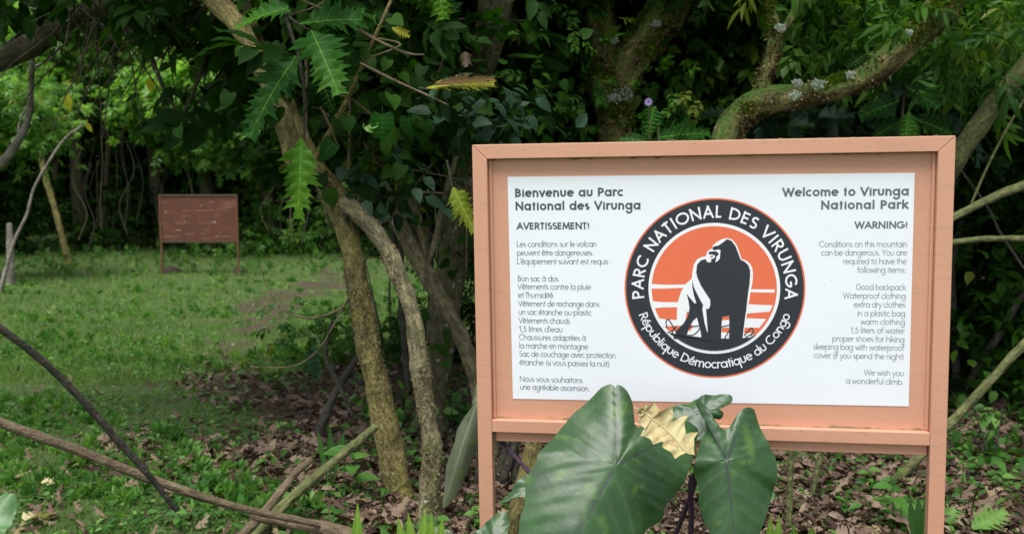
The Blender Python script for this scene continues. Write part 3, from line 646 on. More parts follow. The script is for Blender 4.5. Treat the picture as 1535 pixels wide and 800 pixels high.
for (px, py, wd) in ((256, 409, .34), (360, 410, .2)):
    c = G(px, py); r_ = np.random.RandomState(int(px)); mb = MB(); th = np.linspace(0, 2*pi, 12, endpoint=False); rings = []
    for k, (s, z) in enumerate(((1, -.05), (1.05, .02), (.8, .09), (.35, .12))):
        rings.append([(c[0]+wd*.55*s*cos(a)*r_.uniform(.8, 1.2), c[1]+.12*s*sin(a)*r_.uniform(.8, 1.2), c[2]+z*r_.uniform(.8, 1.2)) for a in th])
    V = [p for r in rings for p in r]+[(c[0], c[1], c[2]+.13)]
    F4 = [(r*12+k, r*12+(k+1) % 12, r*12+12+(k+1) % 12, r*12+12+k) for r in range(3) for k in range(12)]
    mb.add(V, F4); mb.add([rings[3][k] for k in range(12)]+[(c[0], c[1], c[2]+.13)], [(k, (k+1) % 12, 12) for k in range(12)])
    o = mb.build('stone', M['stone'], None, smooth=True, origin=tuple(c))
    tag(o, 'flat dark stone at the foot of the brown board\'s left leg' if px < 300 else 'small round dark stone beside the brown board\'s right leg', 'stone')

# ================================================================== TREES AND STEMS
rng = np.random.RandomState(11)
def add_part(parent, mb, name, mat):
    o = mb.build(name, mat, parent, origin=tuple(parent.location)); return o
def tree_root(name, loc, label, cat='tree', group=None):
    return empty(name, (float(loc[0]), float(loc[1]), float(loc[2])), label, cat, group)
def offs(rows, dd=0): return rows

def cloud(blobs, n, csize=.25, per=22, seed=0, up=.9, hang=.35):
    """leaf positions, directions and normals clustered through ellipsoids (centre, radii)"""
    r = np.random.RandomState(seed); vol = np.array([np.prod(b[1])**(2/3) for b in blobs]); vol /= vol.sum()
    pos = []; d = []; nn = []; tin = []
    for (c, rad), v in zip(blobs, vol):
        k = max(1, int(n*v/per)); u = r.normal(0, 1, (k, 3)); u /= np.linalg.norm(u, axis=1)[:, None]
        cc = np.array(c)+u*np.array(rad)*(r.uniform(.25, 1, (k, 1))**.5)
        m = per; off = r.normal(0, 1, (k, m, 3))*csize*r.uniform(.5, 1.4, (k, 1, 1)); off[..., 2] *= .6
        p = cc[:, None]+off; dd = off/(np.linalg.norm(off, axis=-1, keepdims=True)+1e-6)+r.normal(0, .5, off.shape); dd[..., 2] -= hang
        n_ = u[:, None]*.5+np.array([0, -.15, up])+r.normal(0, .35, off.shape)
        pos.append(p.reshape(-1, 3)); d.append(dd.reshape(-1, 3)); nn.append(n_.reshape(-1, 3))
        tin.append((r.uniform(.0, .7, (k, 1))+r.uniform(0, .45, (k, m))).ravel())
    return np.vstack(pos), np.vstack(d), np.vstack(nn), np.clip(np.concatenate(tin), 0, 1)
def foliage(parent, name, mat, T, blobs, n, size, seed, csize=.25, per=22, hang=.35, up=.9, tmul=1, tadd=0, zmin=None):
    p, d, nn, t = cloud(blobs, n, csize, per, seed, up, hang)
    zg = gz(p[:, 0], p[:, 1]); ok = p[:, 2] > zg+.02 if zmin is None else p[:, 2] > zmin
    p, d, nn, t = p[ok], d[ok], nn[ok], t[ok]
    r = np.random.RandomState(seed+1); mb = MB(); place(mb, T, p, d, nn, size*r.uniform(.65, 1.25, len(p)), np.clip(t*tmul+tadd, 0, 1))
    return add_part(parent, mb, name, M[mat])
def Bl(px, py, d, rx, ry, rz): return (P(px, py, d), (rx, ry, rz))
def stem_part(parent, name, mat, rows, px=True, **k):
    mb = MB()
    if px: stem_px(mb, rows, **k)
    else: tube(mb, rows, **k)
    return add_part(parent, mb, name, M[mat])
def sunk(rows):
    a = rows[0]; return [(a[0], a[1]+25, a[2], a[3]*1.15)]+rows

M['flake_olive'] = leafmat('olive_flake', [(0, (.05, .038, .014)), (.6, (.17, .14, .06)), (1, (.36, .33, .20))], .85, .0, spec=.1)
def trunk_fuzz(parent, name, mat, rows, n, size, seed, top=.3, T=LEAF2, lo=0, hi=1):
    C = crom(np.array([np.append(P(a, b_, d), .5*wd*d/FPX) for a, b_, d, wd in rows]), .03); r = np.random.RandomState(seed); k = r.randint(int(lo*(len(C)-1)), max(1, int(hi*(len(C)-1))), n*3)
    c = C[k, :3]+(C[k+1, :3]-C[k, :3])*r.uniform(0, 1, (len(k), 1)); t = C[k+1, :3]-C[k, :3]; t /= np.linalg.norm(t, axis=1)[:, None]
    u = r.normal(0, 1, c.shape)+[0, -.5, top]; u -= t*(u*t).sum(1)[:, None]; u /= np.linalg.norm(u, axis=1)[:, None]
    p = c+u*C[k, 3:4]*r.uniform(.93, 1.04, (len(k), 1)); ok = snoise(p[:, 0]+p[:, 1], p[:, 2], 6, seed) > -.05; p, u = p[ok][:n], u[ok][:n]
    mb = MB(); place(mb, T, p, u*.5+r.normal(0, .6, p.shape), u+r.normal(0, .5, p.shape), size*r.uniform(.5, 1.5, len(p)), r.uniform(0, 1, len(p)))
    o = add_part(parent, mb, name, M[mat]); o['kind'] = 'stuff'; return o
def lichen(parent, px, py, d, wpx, seed, squash=.7):
    r = np.random.RandomState(seed); n = 120; c = P(px, py, d); rr = wpx/FPX*d*.5; a = r.uniform(0, 2*pi, n); q = np.sqrt(r.uniform(0, 1, n))*rr
    p = c+np.stack([np.cos(a)*q, r.uniform(-.012, .004, n)+q*q/.12*.3, np.sin(a)*q*squash], -1); mb = MB()
    place(mb, LEAF2, p, r.normal(0, 1, (n, 3))*[1, .25, 1], r.normal(0, .5, (n, 3))+[0, -1, .3], .012*r.uniform(.4, 1.5, n), r.uniform(0, 1, n)); add_part(parent, mb, 'lichen', M['lichen'])
M['moss'] = leafmat('moss_tuft', [(0, (.028, .060, .003)), (.6, (.085, .155, .008)), (1, (.19, .26, .02))], .8, .25, spec=.1)
M['rough'] = leafmat('bark_flake', [(0, (.03, .021, .007)), (.6, (.12, .09, .032)), (1, (.30, .23, .11))], .85, .0, spec=.1)
M['lichen'] = leafmat('pale_lichen', [(0, (.22, .28, .22)), (1, (.52, .58, .50))], .85, .1, spec=.1)

# -- the two-stemmed olive tree beside the sign
b0 = G(603, 752)
t = tree_root('forked_tree', b0, 'slender olive barked tree forked low, its two leaning stems left of the big sign')
stem_part(t, 'trunk', 'bark_olive', sunk([(603, 752, 4.88, 40), (590, 700, 4.88, 40), (572, 610, 4.86, 37), (551, 510, 4.84, 36), (536, 425, 4.82, 34), (522, 355, 4.8, 33), (504, 300, 4.8, 38), (478, 258, 4.82, 30), (456, 212, 4.86, 25), (440, 175, 4.9, 22), (418, 130, 5.0, 20), (396, 80, 5.1, 18), (372, 20, 5.2, 16), (350, -60, 5.3, 14)]), seed=1, flare=.25, seg=18)
stem_part(t, 'second_stem', 'bark_grey', sunk([(641, 792, 4.45, 40), (644, 740, 4.46, 30), (647, 680, 4.48, 29), (641, 620, 4.5, 28), (631, 560, 4.52, 27), (624, 500, 4.56, 27), (610, 445, 4.6, 25), (590, 395, 4.66, 24), (566, 352, 4.7, 25), (536, 320, 4.74, 27), (508, 297, 4.79, 24)]), seed=2, flare=.2, seg=18, lump=.10)
trunk_fuzz(t, 'bark_flakes', 'flake_olive', [(603, 752, 4.88, 40), (590, 700, 4.88, 40), (572, 610, 4.86, 37), (551, 510, 4.84, 36), (536, 425, 4.82, 34), (522, 355, 4.8, 33), (504, 300, 4.8, 38), (478, 258, 4.82, 30)], 2600, .011, 51, 0)
trunk_fuzz(t, 'bark_flakes', 'flake_olive', [(641, 792, 4.45, 34), (644, 740, 4.46, 30), (647, 680, 4.48, 29), (641, 620, 4.5, 28), (631, 560, 4.52, 27), (624, 500, 4.56, 27), (610, 445, 4.6, 25), (590, 395, 4.66, 24), (566, 352, 4.7, 25), (536, 320, 4.74, 27)], 2200, .011, 52, 0)
for rows in ([(470, 245, 4.8, 12), (520, 150, 4.7, 8), (560, 60, 4.6, 6), (600, -30, 4.6, 4)],):
    stem_part(t, 'branch', 'bark_olive', rows, seed=3, seg=8)
foliage(t, 'crown', 'dark', HEART, [Bl(560, 80, 5.0, .55, .5, .38), Bl(480, 30, 5.2, .45, .5, .3), Bl(640, 170, 5.1, .42, .4, .36), Bl(560, 230, 5.1, .3, .3, .22)], 620, .078, 31, .2, 10, .7, tadd=.05)
foliage(t, 'leaf_sprays', 'dark', SPR, [Bl(560, 40, 5.4, .9, .6, .5), Bl(420, -60, 5.4, .8, .7, .35)], 260, .30, 32, .25, 8)

# -- big overhanging tree whose trunk stands left of the frame
b1 = np.array([-4.3, 5.6, 0]); b1[2] = gz(b1[0], b1[1])
t = tree_root('overhanging_tree', b1, 'dark arching tree reaching over the grass from the upper left with one hanging bough')
stem_part(t, 'trunk', 'bark_dark', [tuple(b1-[0, 0, .2])+(.22,), tuple(b1+[.05, 0, 1.0])+(.17,), tuple(b1+[.25, .1, 1.9])+(.14,), tuple(P(-60, 110, 6.0))+(.10,)], px=False, seed=4, flare=.4)
stem_part(t, 'arching_bough', 'bark_dark', [(-70, 120, 6.0, 38), (45, 68, 6.0, 34), (105, 28, 6.0, 30), (190, 2, 5.9, 30), (270, -12, 5.7, 30), (330, -40, 5.5, 28), (420, -120, 5.3, 22)], seed=5)
stem_part(t, 'hanging_bough', 'bark_olive', [(270, -60, 5.0, 34), (318, -5, 4.9, 32), (352, 32, 4.8, 30), (378, 75, 4.75, 28), (396, 110, 4.7, 28), (416, 150, 4.65, 29), (428, 190, 4.62, 30), (437, 232, 4.6, 27), (439, 246, 4.6, 20)], seed=6, seg=18)
tw = np.random.RandomState(77); mbt = MB()
for k in range(70):
    x0, y0 = tw.uniform(90, 400), tw.uniform(-30, 30); dx = tw.uniform(-130, 130); ln = tw.uniform(40, 190); d0 = tw.uniform(5.3, 6.2)
    stem_px(mbt, [(x0, y0, d0, tw.uniform(3, 7)), (x0+dx*.35, y0+ln*.4, d0+.1, 3), (x0+dx*.8, y0+ln*.75, d0+.1, 2.2), (x0+dx, y0+ln, d0, 1.2)], seg=5, seed=k, step=.12)
o = add_part(t, mbt, 'twigs', M['bark_dark']); o['kind'] = 'stuff'
stem_part(t, 'branch', 'bark_dark', [(215, -10, 5.8, 12), (220, 60, 5.8, 9), (240, 120, 5.8, 7), (272, 180, 5.8, 3)], seed=8, seg=8)
stem_part(t, 'branch', 'bark_dark', [(330, -20, 5.5, 10), (300, 110, 5.6, 7), (270, 180, 5.6, 4), (255, 215, 5.6, 2)], seed=9, seg=8)
stem_part(t, 'branch', 'bark_dark', [(100, 25, 6.0, 13), (60, 20, 6, 9), (20, 60, 6.1, 6), (-20, 80, 6.2, 4)], seed=9, seg=8)
foliage(t, 'crown', 'dark', LEAF4, [Bl(170, 5, 6.0, 1.0, .6, .13), Bl(340, 50, 5.8, .35, .4, .2), Bl(60, -20, 6.2, .7, .5, .22), Bl(330, 150, 6.1, .3, .3, .15)], 430, .13, 41, .16, 9, .3)
foliage(t, 'upper_crown', 'mid', SPR, [((-2.6, 5.6, 3.3), (1.8, .9, .35)), ((-1.0, 5.8, 3.3), (1.3, 1.0, .45))], 260, .36, 42, .35, 9)

# -- trunks behind the sign
def simple_tree(name, label, base_px, depth, rows, mat, seed, crown=None, more=(), **k):
    bb = P(base_px[0], base_px[1], depth); bb[2] = gz(bb[0], bb[1]); t = tree_root(name, bb, label)
    r = [(P(a, b_, d), .5*wd*d/FPX) for a, b_, d, wd in rows]; first = r[0]
    pts = [tuple((bb[0], bb[1], bb[2]-.15))+(first[1]*1.35,)]+[tuple(p)+(rr,) for p, rr in r]
    mb = MB(); tube(mb, pts, seed=seed, flare=.3, **k); add_part(t, mb, 'trunk', M[mat])
    for j, rw in enumerate(more): stem_part(t, 'limb', mat, rw, seed=seed+j+1, **k)
    if crown:
        for j, (nm, mt, T, bl_, n, sz, cs, per) in enumerate(crown): foliage(t, nm, mt, T, bl_, n, sz, seed*10+j, cs, per)
    return t
simple_tree('lichened_tree', 'thick dark trunk blotched with pale lichen close behind the big sign\'s left post', (645, 655), 6.2,
    [(646, 640, 6.2, 48), (652, 570, 6.2, 42), (664, 480, 6.2, 42), (678, 390, 6.2, 44), (686, 320, 6.2, 48), (693, 250, 6.2, 44), (706, 180, 6.0, 40), (722, 105, 5.7, 42), (738, 40, 5.5, 46), (748, -40, 5.4, 50), (760, -200, 5.4, 50)], 'bark_blotch', 12,
    [('crown', 'dark', SPR, [Bl(700, -110, 6.6, 1.3, 1.1, .35), Bl(780, 20, 6.9, .6, .5, .5)], 420, .36, .3, 8), ('leaves', 'dark', HEART, [Bl(690, 330, 5.9, .12, .1, .4), Bl(665, 480, 5.95, .12, .1, .4), Bl(610, 220, 6.0, .3, .3, .4)], 150, .07, .15, 8)], seg=18, lump=.09)
simple_tree('leaning_tree', 'mossy lichen spotted stem leaning diagonally across the dark trunk left of the big sign', (735, 700), 5.6,
    [(728, 640, 5.6, 26), (712, 560, 5.6, 24), (692, 505, 5.6, 23), (662, 450, 5.6, 24), (632, 400, 5.62, 25), (602, 342, 5.65, 25), (578, 292, 5.7, 24), (560, 230, 5.8, 20), (530, 130, 6.0, 16)], 'bark_grey', 14,
    more=([(640, 415, 5.6, 14), (630, 340, 5.7, 13), (600, 250, 5.8, 12), (590, 150, 5.9, 10)],), seg=14, lump=.09)
mt_ = simple_tree('mossy_tree', 'thick mossy forked trunk with pale lichen patch rising behind the sign\'s top rail', (930, 690), 6.3,
    [(928, 500, 6.3, 62), (926, 300, 6.3, 56), (924, 205, 6.3, 50), (922, 165, 6.3, 52), (916, 128, 6.3, 62), (908, 90, 6.3, 56), (902, 55, 6.3, 40), (898, 10, 6.3, 36), (888, -60, 6.3, 30), (870, -200, 6.3, 26)], 'bark_moss', 16,
    [('crown', 'dark', SPR, [Bl(900, -130, 6.6, 1.5, 1.0, .4), Bl(1020, 60, 7.2, .5, .4, .4)], 420, .36, .3, 8)],
    more=([(918, 140, 6.3, 46), (942, 96, 6.25, 52), (975, 52, 6.2, 54), (1005, 8, 6.2, 52), (1040, -60, 6.2, 46)],), seg=20, lump=.13)
ct_ = simple_tree('crooked_tree', 'crooked mossy tree whose long bough sweeps up to the right above the big sign', (1085, 690), 5.5,
    [(1082, 420, 5.5, 52), (1078, 260, 5.5, 44), (1090, 200, 5.5, 42), (1116, 168, 5.48, 42), (1150, 151, 5.45, 38), (1200, 142, 5.42, 33), (1250, 133, 5.4, 33), (1300, 112, 5.4, 36), (1342, 82, 5.4, 39), (1380, 46, 5.4, 41), (1420, 4, 5.4, 43), (1450, -60, 5.4, 46), (1480, -180, 5.4, 40)], 'bark_moss', 18,
    more=([(1136, 160, 5.45, 24), (1145, 120, 5.45, 22), (1156, 85, 5.45, 20), (1162, 55, 5.45, 20), (1156, 20, 5.45, 14), (1146, -30, 5.45, 11)], [(1162, 62, 5.45, 15), (1180, 36, 5.45, 12), (1197, 6, 5.45, 11), (1215, -40, 5.4, 9)]),
    crown=[('crown', 'mid', SPRN, [Bl(1300, 30, 5.7, .35, .3, .16), Bl(1385, 95, 5.5, .30, .25, .16), Bl(1480, 60, 5.6, .32, .3, .25), Bl(1330, -80, 5.8, 1.4, 1, .3)], 260, .24, .16, 7)], seg=20, lump=.11)
MR = [(926, 300, 6.3, 56), (924, 205, 6.3, 50), (922, 165, 6.3, 52), (916, 128, 6.3, 62), (908, 90, 6.3, 56), (902, 55, 6.3, 40), (898, 10, 6.3, 36), (888, -60, 6.3, 30)]
ML = [(918, 140, 6.3, 46), (942, 96, 6.25, 52), (975, 52, 6.2, 54), (1005, 8, 6.2, 52), (1040, -60, 6.2, 46)]
trunk_fuzz(mt_, 'moss', 'moss', MR, 3500, .022, 1, .2, lo=.25); trunk_fuzz(mt_, 'moss', 'moss', ML, 1500, .028, 2, .5)
trunk_fuzz(mt_, 'bark_flakes', 'rough', MR, 2200, .022, 3, 0); trunk_fuzz(mt_, 'bark_flakes', 'rough', ML, 1300, .022, 4, 0)
lichen(mt_, 934, 140, 6.16, 28, 1, .8); lichen(mt_, 922, 147, 6.16, 18, 2); lichen(mt_, 921, 60, 6.16, 12, 3); lichen(mt_, 985, 36, 6.05, 14, 4)
CR = [(1078, 260, 5.5, 44), (1090, 200, 5.5, 42), (1116, 168, 5.48, 42), (1150, 151, 5.45, 38), (1200, 142, 5.42, 33), (1250, 133, 5.4, 33), (1300, 112, 5.4, 36), (1342, 82, 5.4, 39), (1380, 46, 5.4, 41), (1420, 4, 5.4, 43), (1450, -60, 5.4, 46)]
CU = [(1136, 160, 5.45, 24), (1145, 120, 5.45, 22), (1156, 85, 5.45, 20), (1162, 55, 5.45, 20), (1156, 20, 5.45, 14), (1146, -30, 5.45, 11)]
trunk_fuzz(ct_, 'moss', 'moss', CR, 7500, .017, 5, 1.8, lo=.2); trunk_fuzz(ct_, 'bark_flakes', 'rough', CR, 4200, .017, 6, -.9); trunk_fuzz(ct_, 'moss', 'moss', CU, 900, .018, 7, .4); trunk_fuzz(ct_, 'bark_flakes', 'rough', CU, 500, .022, 8, 0)
for k, (x, y, wd) in enumerate(((1227, 126, 22), (1195, 124, 14), (1274, 112, 14), (1192, 143, 16), (1170, 42, 15), (1362, 50, 8))): lichen(ct_, x, y, 5.28, wd, 10+k)
simple_tree('slanting_tree', 'smooth dark green trunk slanting up to the right beyond the big sign\'s top right corner', (1290, 640), 6.3,
    [(1330, 470, 6.2, 30), (1385, 330, 6.0, 30), (1432, 240, 5.8, 30), (1480, 170, 5.7, 29), (1530, 108, 5.6, 29), (1600, 20, 5.6, 28), (1680, -100, 5.5, 26)], 'stick_green', 20, seg=14)
simple_tree('thin_tree', 'thin pale green trunk standing in the gloom between the lichened and the mossy trunks', (836, 640), 6.9,
    [(836, 400, 6.9, 16), (834, 190, 6.9, 15), (831, 120, 6.9, 14), (829, 90, 6.9, 15), (832, 20, 6.9, 12), (835, -80, 6.9, 11)], 'bark_olive', 22, more=([(850, 120, 7.0, 9), (853, 60, 7, 9), (848, 8, 7, 8)],), seg=10)

def single(name, label, cat, mat, rows, group=None, px=True, seed=0, **k):
    mb = MB()
    if px: stem_px(mb, rows, seed=seed, **k); c = P(*rows[0][:3])
    else: tube(mb, rows, seed=seed, **k); c = np.array(rows[0][:3])
    o = mb.build(name, M[mat], None, origin=tuple(c)); return tag(o, label, cat, group)
# sticks and stems
def gh(px, py, h=0):
    p = G(px, py); return p
a_, b_ = P(-60, 606, 3.6), G(475, 786)
single('fallen_pole', 'long brown peeled pole lying across the grass at lower left', 'stick', 'stick', [tuple(P(-80, 600, 3.55))+(.018,), tuple(P(0, 633, 3.6))+(.018,), tuple(P(110, 672, 3.68))+(.0185,), tuple(P(230, 719, 3.78))+(.0175,), tuple(P(350, 758, 3.9))+(.0155,), tuple(P(478, 786, 4.02))+(.010,)], px=False, seed=3, lump=.03)
single('bent_stick', 'dark greenish stick bowing down across the brown pole at lower left', 'stick', 'stick_dark', [tuple(P(-60, 448, 3.2))+(.012,), tuple(P(0, 492, 3.3))+(.0125,), tuple(P(60, 537, 3.4))+(.013,), tuple(P(120, 596, 3.5))+(.013,), tuple(P(175, 658, 3.6))+(.0135,), tuple(P(225, 714, 3.68))+(.012,), tuple(P(265, 765, 3.75))+(.009,)], px=False, seed=5, lump=.04)
single('broken_stem', 'greenish tan stem propped up from the litter against the forked tree', 'stick', 'stick_green', [(372, 815, 4.2, 18), (430, 752, 4.3, 16), (500, 692, 4.5, 14), (562, 640, 4.7, 13)], seed=6)
single('broken_stem', 'short pale split stem end lying just left of the greenish propped stem', 'stick', 'stick', [(350, 815, 4.2, 14), (395, 768, 4.25, 13), (440, 712, 4.4, 12), (466, 688, 4.5, 9)], seed=7)
single('broken_stem', 'thick brown stem piece lying in the litter at the bottom, under the crossing stems', 'stick', 'stick', [(380, 770, 4.15, 18), (440, 782, 4.1, 20), (520, 800, 4.0, 22), (560, 815, 3.9, 18)], seed=8)
single('dead_branch', 'dark dead branch leaning in the litter left of the forked tree', 'branch', 'stick_dark', [(476, 655, 6.0, 16), (497, 600, 6.0, 12), (520, 560, 6.0, 10), (545, 520, 6.0, 7)], seed=9)
single('dead_branch', 'thin dark dead twig fork standing left of the forked tree', 'branch', 'stick_dark', [(528, 620, 5.8, 7), (505, 570, 5.8, 7), (488, 530, 5.8, 7), (498, 480, 5.8, 5)], seed=10)
single('bare_twig', 'long bare curved twig looping out over the grass left of the forked tree', 'twig', 'stick', [(550, 385, 4.9, 3), (535, 430, 4.85, 3.2), (510, 462, 4.8, 3.5), (470, 476, 4.75, 3.2), (430, 468, 4.75, 2.6), (405, 440, 4.75, 2), (392, 405, 4.75, 1.4)], seed=11, seg=7)
single('bare_twig', 'thin drooping twig ending in a grey green leaf left of the forked tree', 'twig', 'stick', [(550, 398, 4.9, 2.6), (520, 450, 4.8, 2.6), (480, 520, 4.8, 2.4), (440, 548, 4.8, 2), (380, 550, 4.8, 1.6)], seed=12, seg=7)
single('leaning_stem', 'mossy green stem leaning up to the right, lower right behind the big sign', 'bare_stem', 'stick_green', [(1270, 800, 5.0, 15), (1330, 732, 5.1, 15), (1382, 680, 5.1, 14), (1425, 634, 5.1, 14), (1480, 575, 5.1, 13), (1540, 510, 5.1, 13), (1620, 430, 5.1, 12)], seed=13)  # bare leaning stems and branches, not whole young trees
single('leaning_stem', 'mossy green branch rising to the right, upper of the pair beside the sign\'s right post', 'bare_stem', 'stick_green', [(1380, 350, 5.4, 12), (1430, 325, 5.4, 12), (1480, 300, 5.4, 12), (1510, 287, 5.4, 14), (1580, 262, 5.4, 12)], seed=14)
single('leaning_stem', 'smooth pale green branch lying almost level beside the sign\'s right post', 'bare_stem', 'stick_green', [(1360, 372, 5.2, 9), (1430, 363, 5.2, 9), (1480, 358, 5.2, 9), (1580, 357, 5.2, 9)], seed=15)
single('leaning_stem', 'thin straight green brown stem slanting steeply to the right of the big sign', 'bare_stem', 'stick_green', [(1456, 305, 5.6, 4), (1485, 240, 5.6, 4), (1520, 175, 5.6, 4), (1560, 110, 5.6, 4)], seed=16, seg=8)
single('leaning_stem', 'thin dim stem crossing behind the level pale branch right of the sign', 'bare_stem', 'stick_dark', [(1440, 255, 6.2, 4), (1480, 310, 6.2, 4), (1500, 350, 6.2, 4), (1540, 410, 6.2, 4)], seed=17, seg=8)
single('upright_stem', 'straight pale stem standing in the litter seen under the sign, right of the taro leaves', 'bare_stem', 'stick_green', [(1182, 812, 4.4, 11), (1184, 740, 4.4, 9), (1187, 640, 4.4, 8), (1188, 560, 4.4, 7)], seed=18, seg=9)  # bare upright stems
single('upright_stem', 'second thin stem under the sign, leaning right of the straight pale one', 'bare_stem', 'stick_green', [(1207, 790, 4.9, 8), (1222, 720, 4.9, 8), (1240, 640, 4.9, 7), (1260, 560, 4.9, 6)], seed=19, seg=9)
single('upright_stem', 'stout mossy stump stem seen through the sign legs behind the biggest taro leaf', 'bare_stem', 'bark_olive', [(765, 830, 3.6, 30), (775, 760, 3.6, 24), (795, 690, 3.7, 26), (815, 600, 3.8, 26)], seed=20)
single('hanging_liana', 'mossy thin liana hanging straight down left of the big sign\'s top left corner', 'liana', 'bark_grey', [(688, 190, 5.6, 7), (682, 240, 5.6, 9), (665, 300, 5.6, 8), (655, 350, 5.6, 9), (640, 400, 5.6, 8)], seed=21, seg=9)
single('hanging_liana', 'thin straight liana hanging beside the cut end of the drooping bough', 'liana', 'stick', [(459, 90, 4.9, 5), (460, 150, 4.9, 5), (458, 205, 4.9, 4)], seed=22, seg=7)
single('hanging_liana', 'thin brown liana hanging above the fork of the forked tree', 'liana', 'stick', [(524, 150, 4.9, 4), (524, 200, 4.9, 5), (522, 258, 4.9, 5)], seed=23, seg=7)
for rows, lb in (([(538, 92, 4.6, 3), (600, 68, 4.6, 3), (560, 56, 4.6, 3), (540, 44, 4.6, 3)], 'thin looping tan twig near the top, left of the yellow edged leaf'),
        ([(540, 95, 4.5, 4), (590, 120, 4.5, 4), (645, 145, 4.5, 3.5), (672, 158, 4.5, 2.5)], 'straight tan twig pointing right under the yellow edged leaf'),
        ([(440, -5, 4.5, 3), (500, 22, 4.5, 3), (560, 58, 4.5, 4), (610, 80, 4.5, 4), (636, 82, 4.5, 2)], 'pale arched twig running across the dark leaves at the top centre'),
        ([(425, 25, 4.6, 3), (470, 12, 4.6, 3), (497, -5, 4.6, 3)], 'thin brown twig by the topmost lobed leaves'),
        ([(505, 142, 4.7, 4), (530, 150, 4.7, 3), (560, 175, 4.7, 3)], 'short brown twig right of the hanging lobed leaves'),
        ([(480, 160, 4.7, 4), (495, 190, 4.7, 4), (505, 215, 4.7, 3)], 'slanting brown twig above the fork of the forked tree'),
        ([(575, 295, 5.0, 4), (620, 288, 5.0, 4), (665, 290, 5.0, 3)], 'arched bare twig level with the top of the forked tree\'s fork')):
    single('bare_twig', lb, 'twig', 'stick', rows, seed=len(lb), seg=6)
cl_ = empty('tangled_creeper', tuple(P(600, 300, 5.2)), 'tangle of thin dead creeper stems through the dark leaves left of the sign', 'creeper')
tw = np.random.RandomState(4); mbt = MB()
for k in range(75):
    x0, y0 = tw.uniform(450, 720), tw.uniform(-10, 300); a = tw.uniform(-1.9, 1.9); ln = tw.uniform(40, 170); d0 = tw.uniform(4.9, 6.6); c_ = tw.uniform(-25, 25)
    stem_px(mbt, [(x0, y0, d0, tw.uniform(1.5, 3.5)), (x0+ln*.5*sin(a)+c_, y0+ln*.5*cos(a), d0+.1, 2), (x0+ln*sin(a), y0+ln*cos(a), d0, 1.2)], seg=5, seed=k, step=.12)
o = add_part(cl_, mbt, 'creeper_stems', M['stick']); o['kind'] = 'stuff'
# left side
single('grey_liana', 'pale grey stem hanging from the dark arching bough and curling left at its foot', 'liana', 'bark_pale', [(55, -20, 6.8, 7), (50, 40, 6.4, 7.5), (48, 100, 6.3, 8), (45, 160, 6.3, 9), (38, 190, 6.3, 10), (24, 216, 6.3, 12), (10, 236, 6.3, 14), (-20, 262, 6.3, 14)], seed=24, seg=10)
single('grey_liana', 'thin pale vine curving up in a long bow at the left edge of the clearing', 'liana', 'bark_pale', [(0, 436, 13.5, 8), (10, 400, 13.5, 6), (22, 360, 13.5, 5), (40, 322, 13.5, 4.5), (52, 280, 13.5, 4), (80, 232, 13.5, 4), (100, 205, 13.5, 3.5), (118, 192, 13.5, 3), (124, 183, 13.5, 2.5)], seed=25, seg=8)
single('grey_liana', 'short pale looping vine branching right from the grey hanging stem', 'liana', 'bark_pale', [(52, 100, 7, 3), (75, 88, 7, 3), (88, 70, 7, 3), (90, 52, 7, 2.5)], seed=26, seg=7)
single('grey_liana', 'short pale curved twig left of the grey hanging stem\'s bend', 'liana', 'bark_pale', [(28, 205, 7, 4), (30, 180, 7, 3), (41, 160, 7, 3)], seed=27, seg=7)
g0 = G(106, 396)
single('leaning_pole', 'mottled slender pole leaning left at the far edge of the clearing', 'pole', 'bark_olive', [tuple(g0-[0, 0, .1])+(.07,)]+[tuple(P(a, b_, g0[1]))+(.058,) for a, b_ in ((92, 350), (80, 305), (68, 265), (60, 225))]+[tuple(P(52, 150, g0[1]))+(.05,)], px=False, seed=28)
g0 = G(17, 428)
single('grey_post', 'broken grey stump standing at the left edge of the clearing', 'post', 'bark_pale', [tuple(g0-[0, 0, .1])+(.07,), tuple(P(16, 400, g0[1]))+(.06,), tuple(P(15, 365, g0[1]))+(.05,), tuple(P(14, 335, g0[1]))+(.045,)], px=False, seed=29)
hv = np.random.RandomState(5)
for k in range(34):
    x0 = hv.uniform(120, 235) if k < 12 else hv.uniform(225, 470) if k < 28 else hv.uniform(470, 560); d0 = hv.uniform(19.5, 21.5); y1 = hv.uniform(330, 372); y0 = hv.uniform(120, 250); s = hv.uniform(-25, 25)
    single('hanging_vine', 'thin dry brown vine hanging in the dark under the trees beyond the clearing', 'vine', ['stick', 'stick_dark', 'stick_dark'][k % 3], [(x0, y0, d0, 1.5), (x0+s*.6, y0+(y1-y0)*.35, d0, 1.3), (x0-s*.3, y0+(y1-y0)*.7, d0, 1.5), (x0+s*.2, y1, d0, 1.7)], group='dry vines hanging beyond the clearing', seed=k, seg=5)

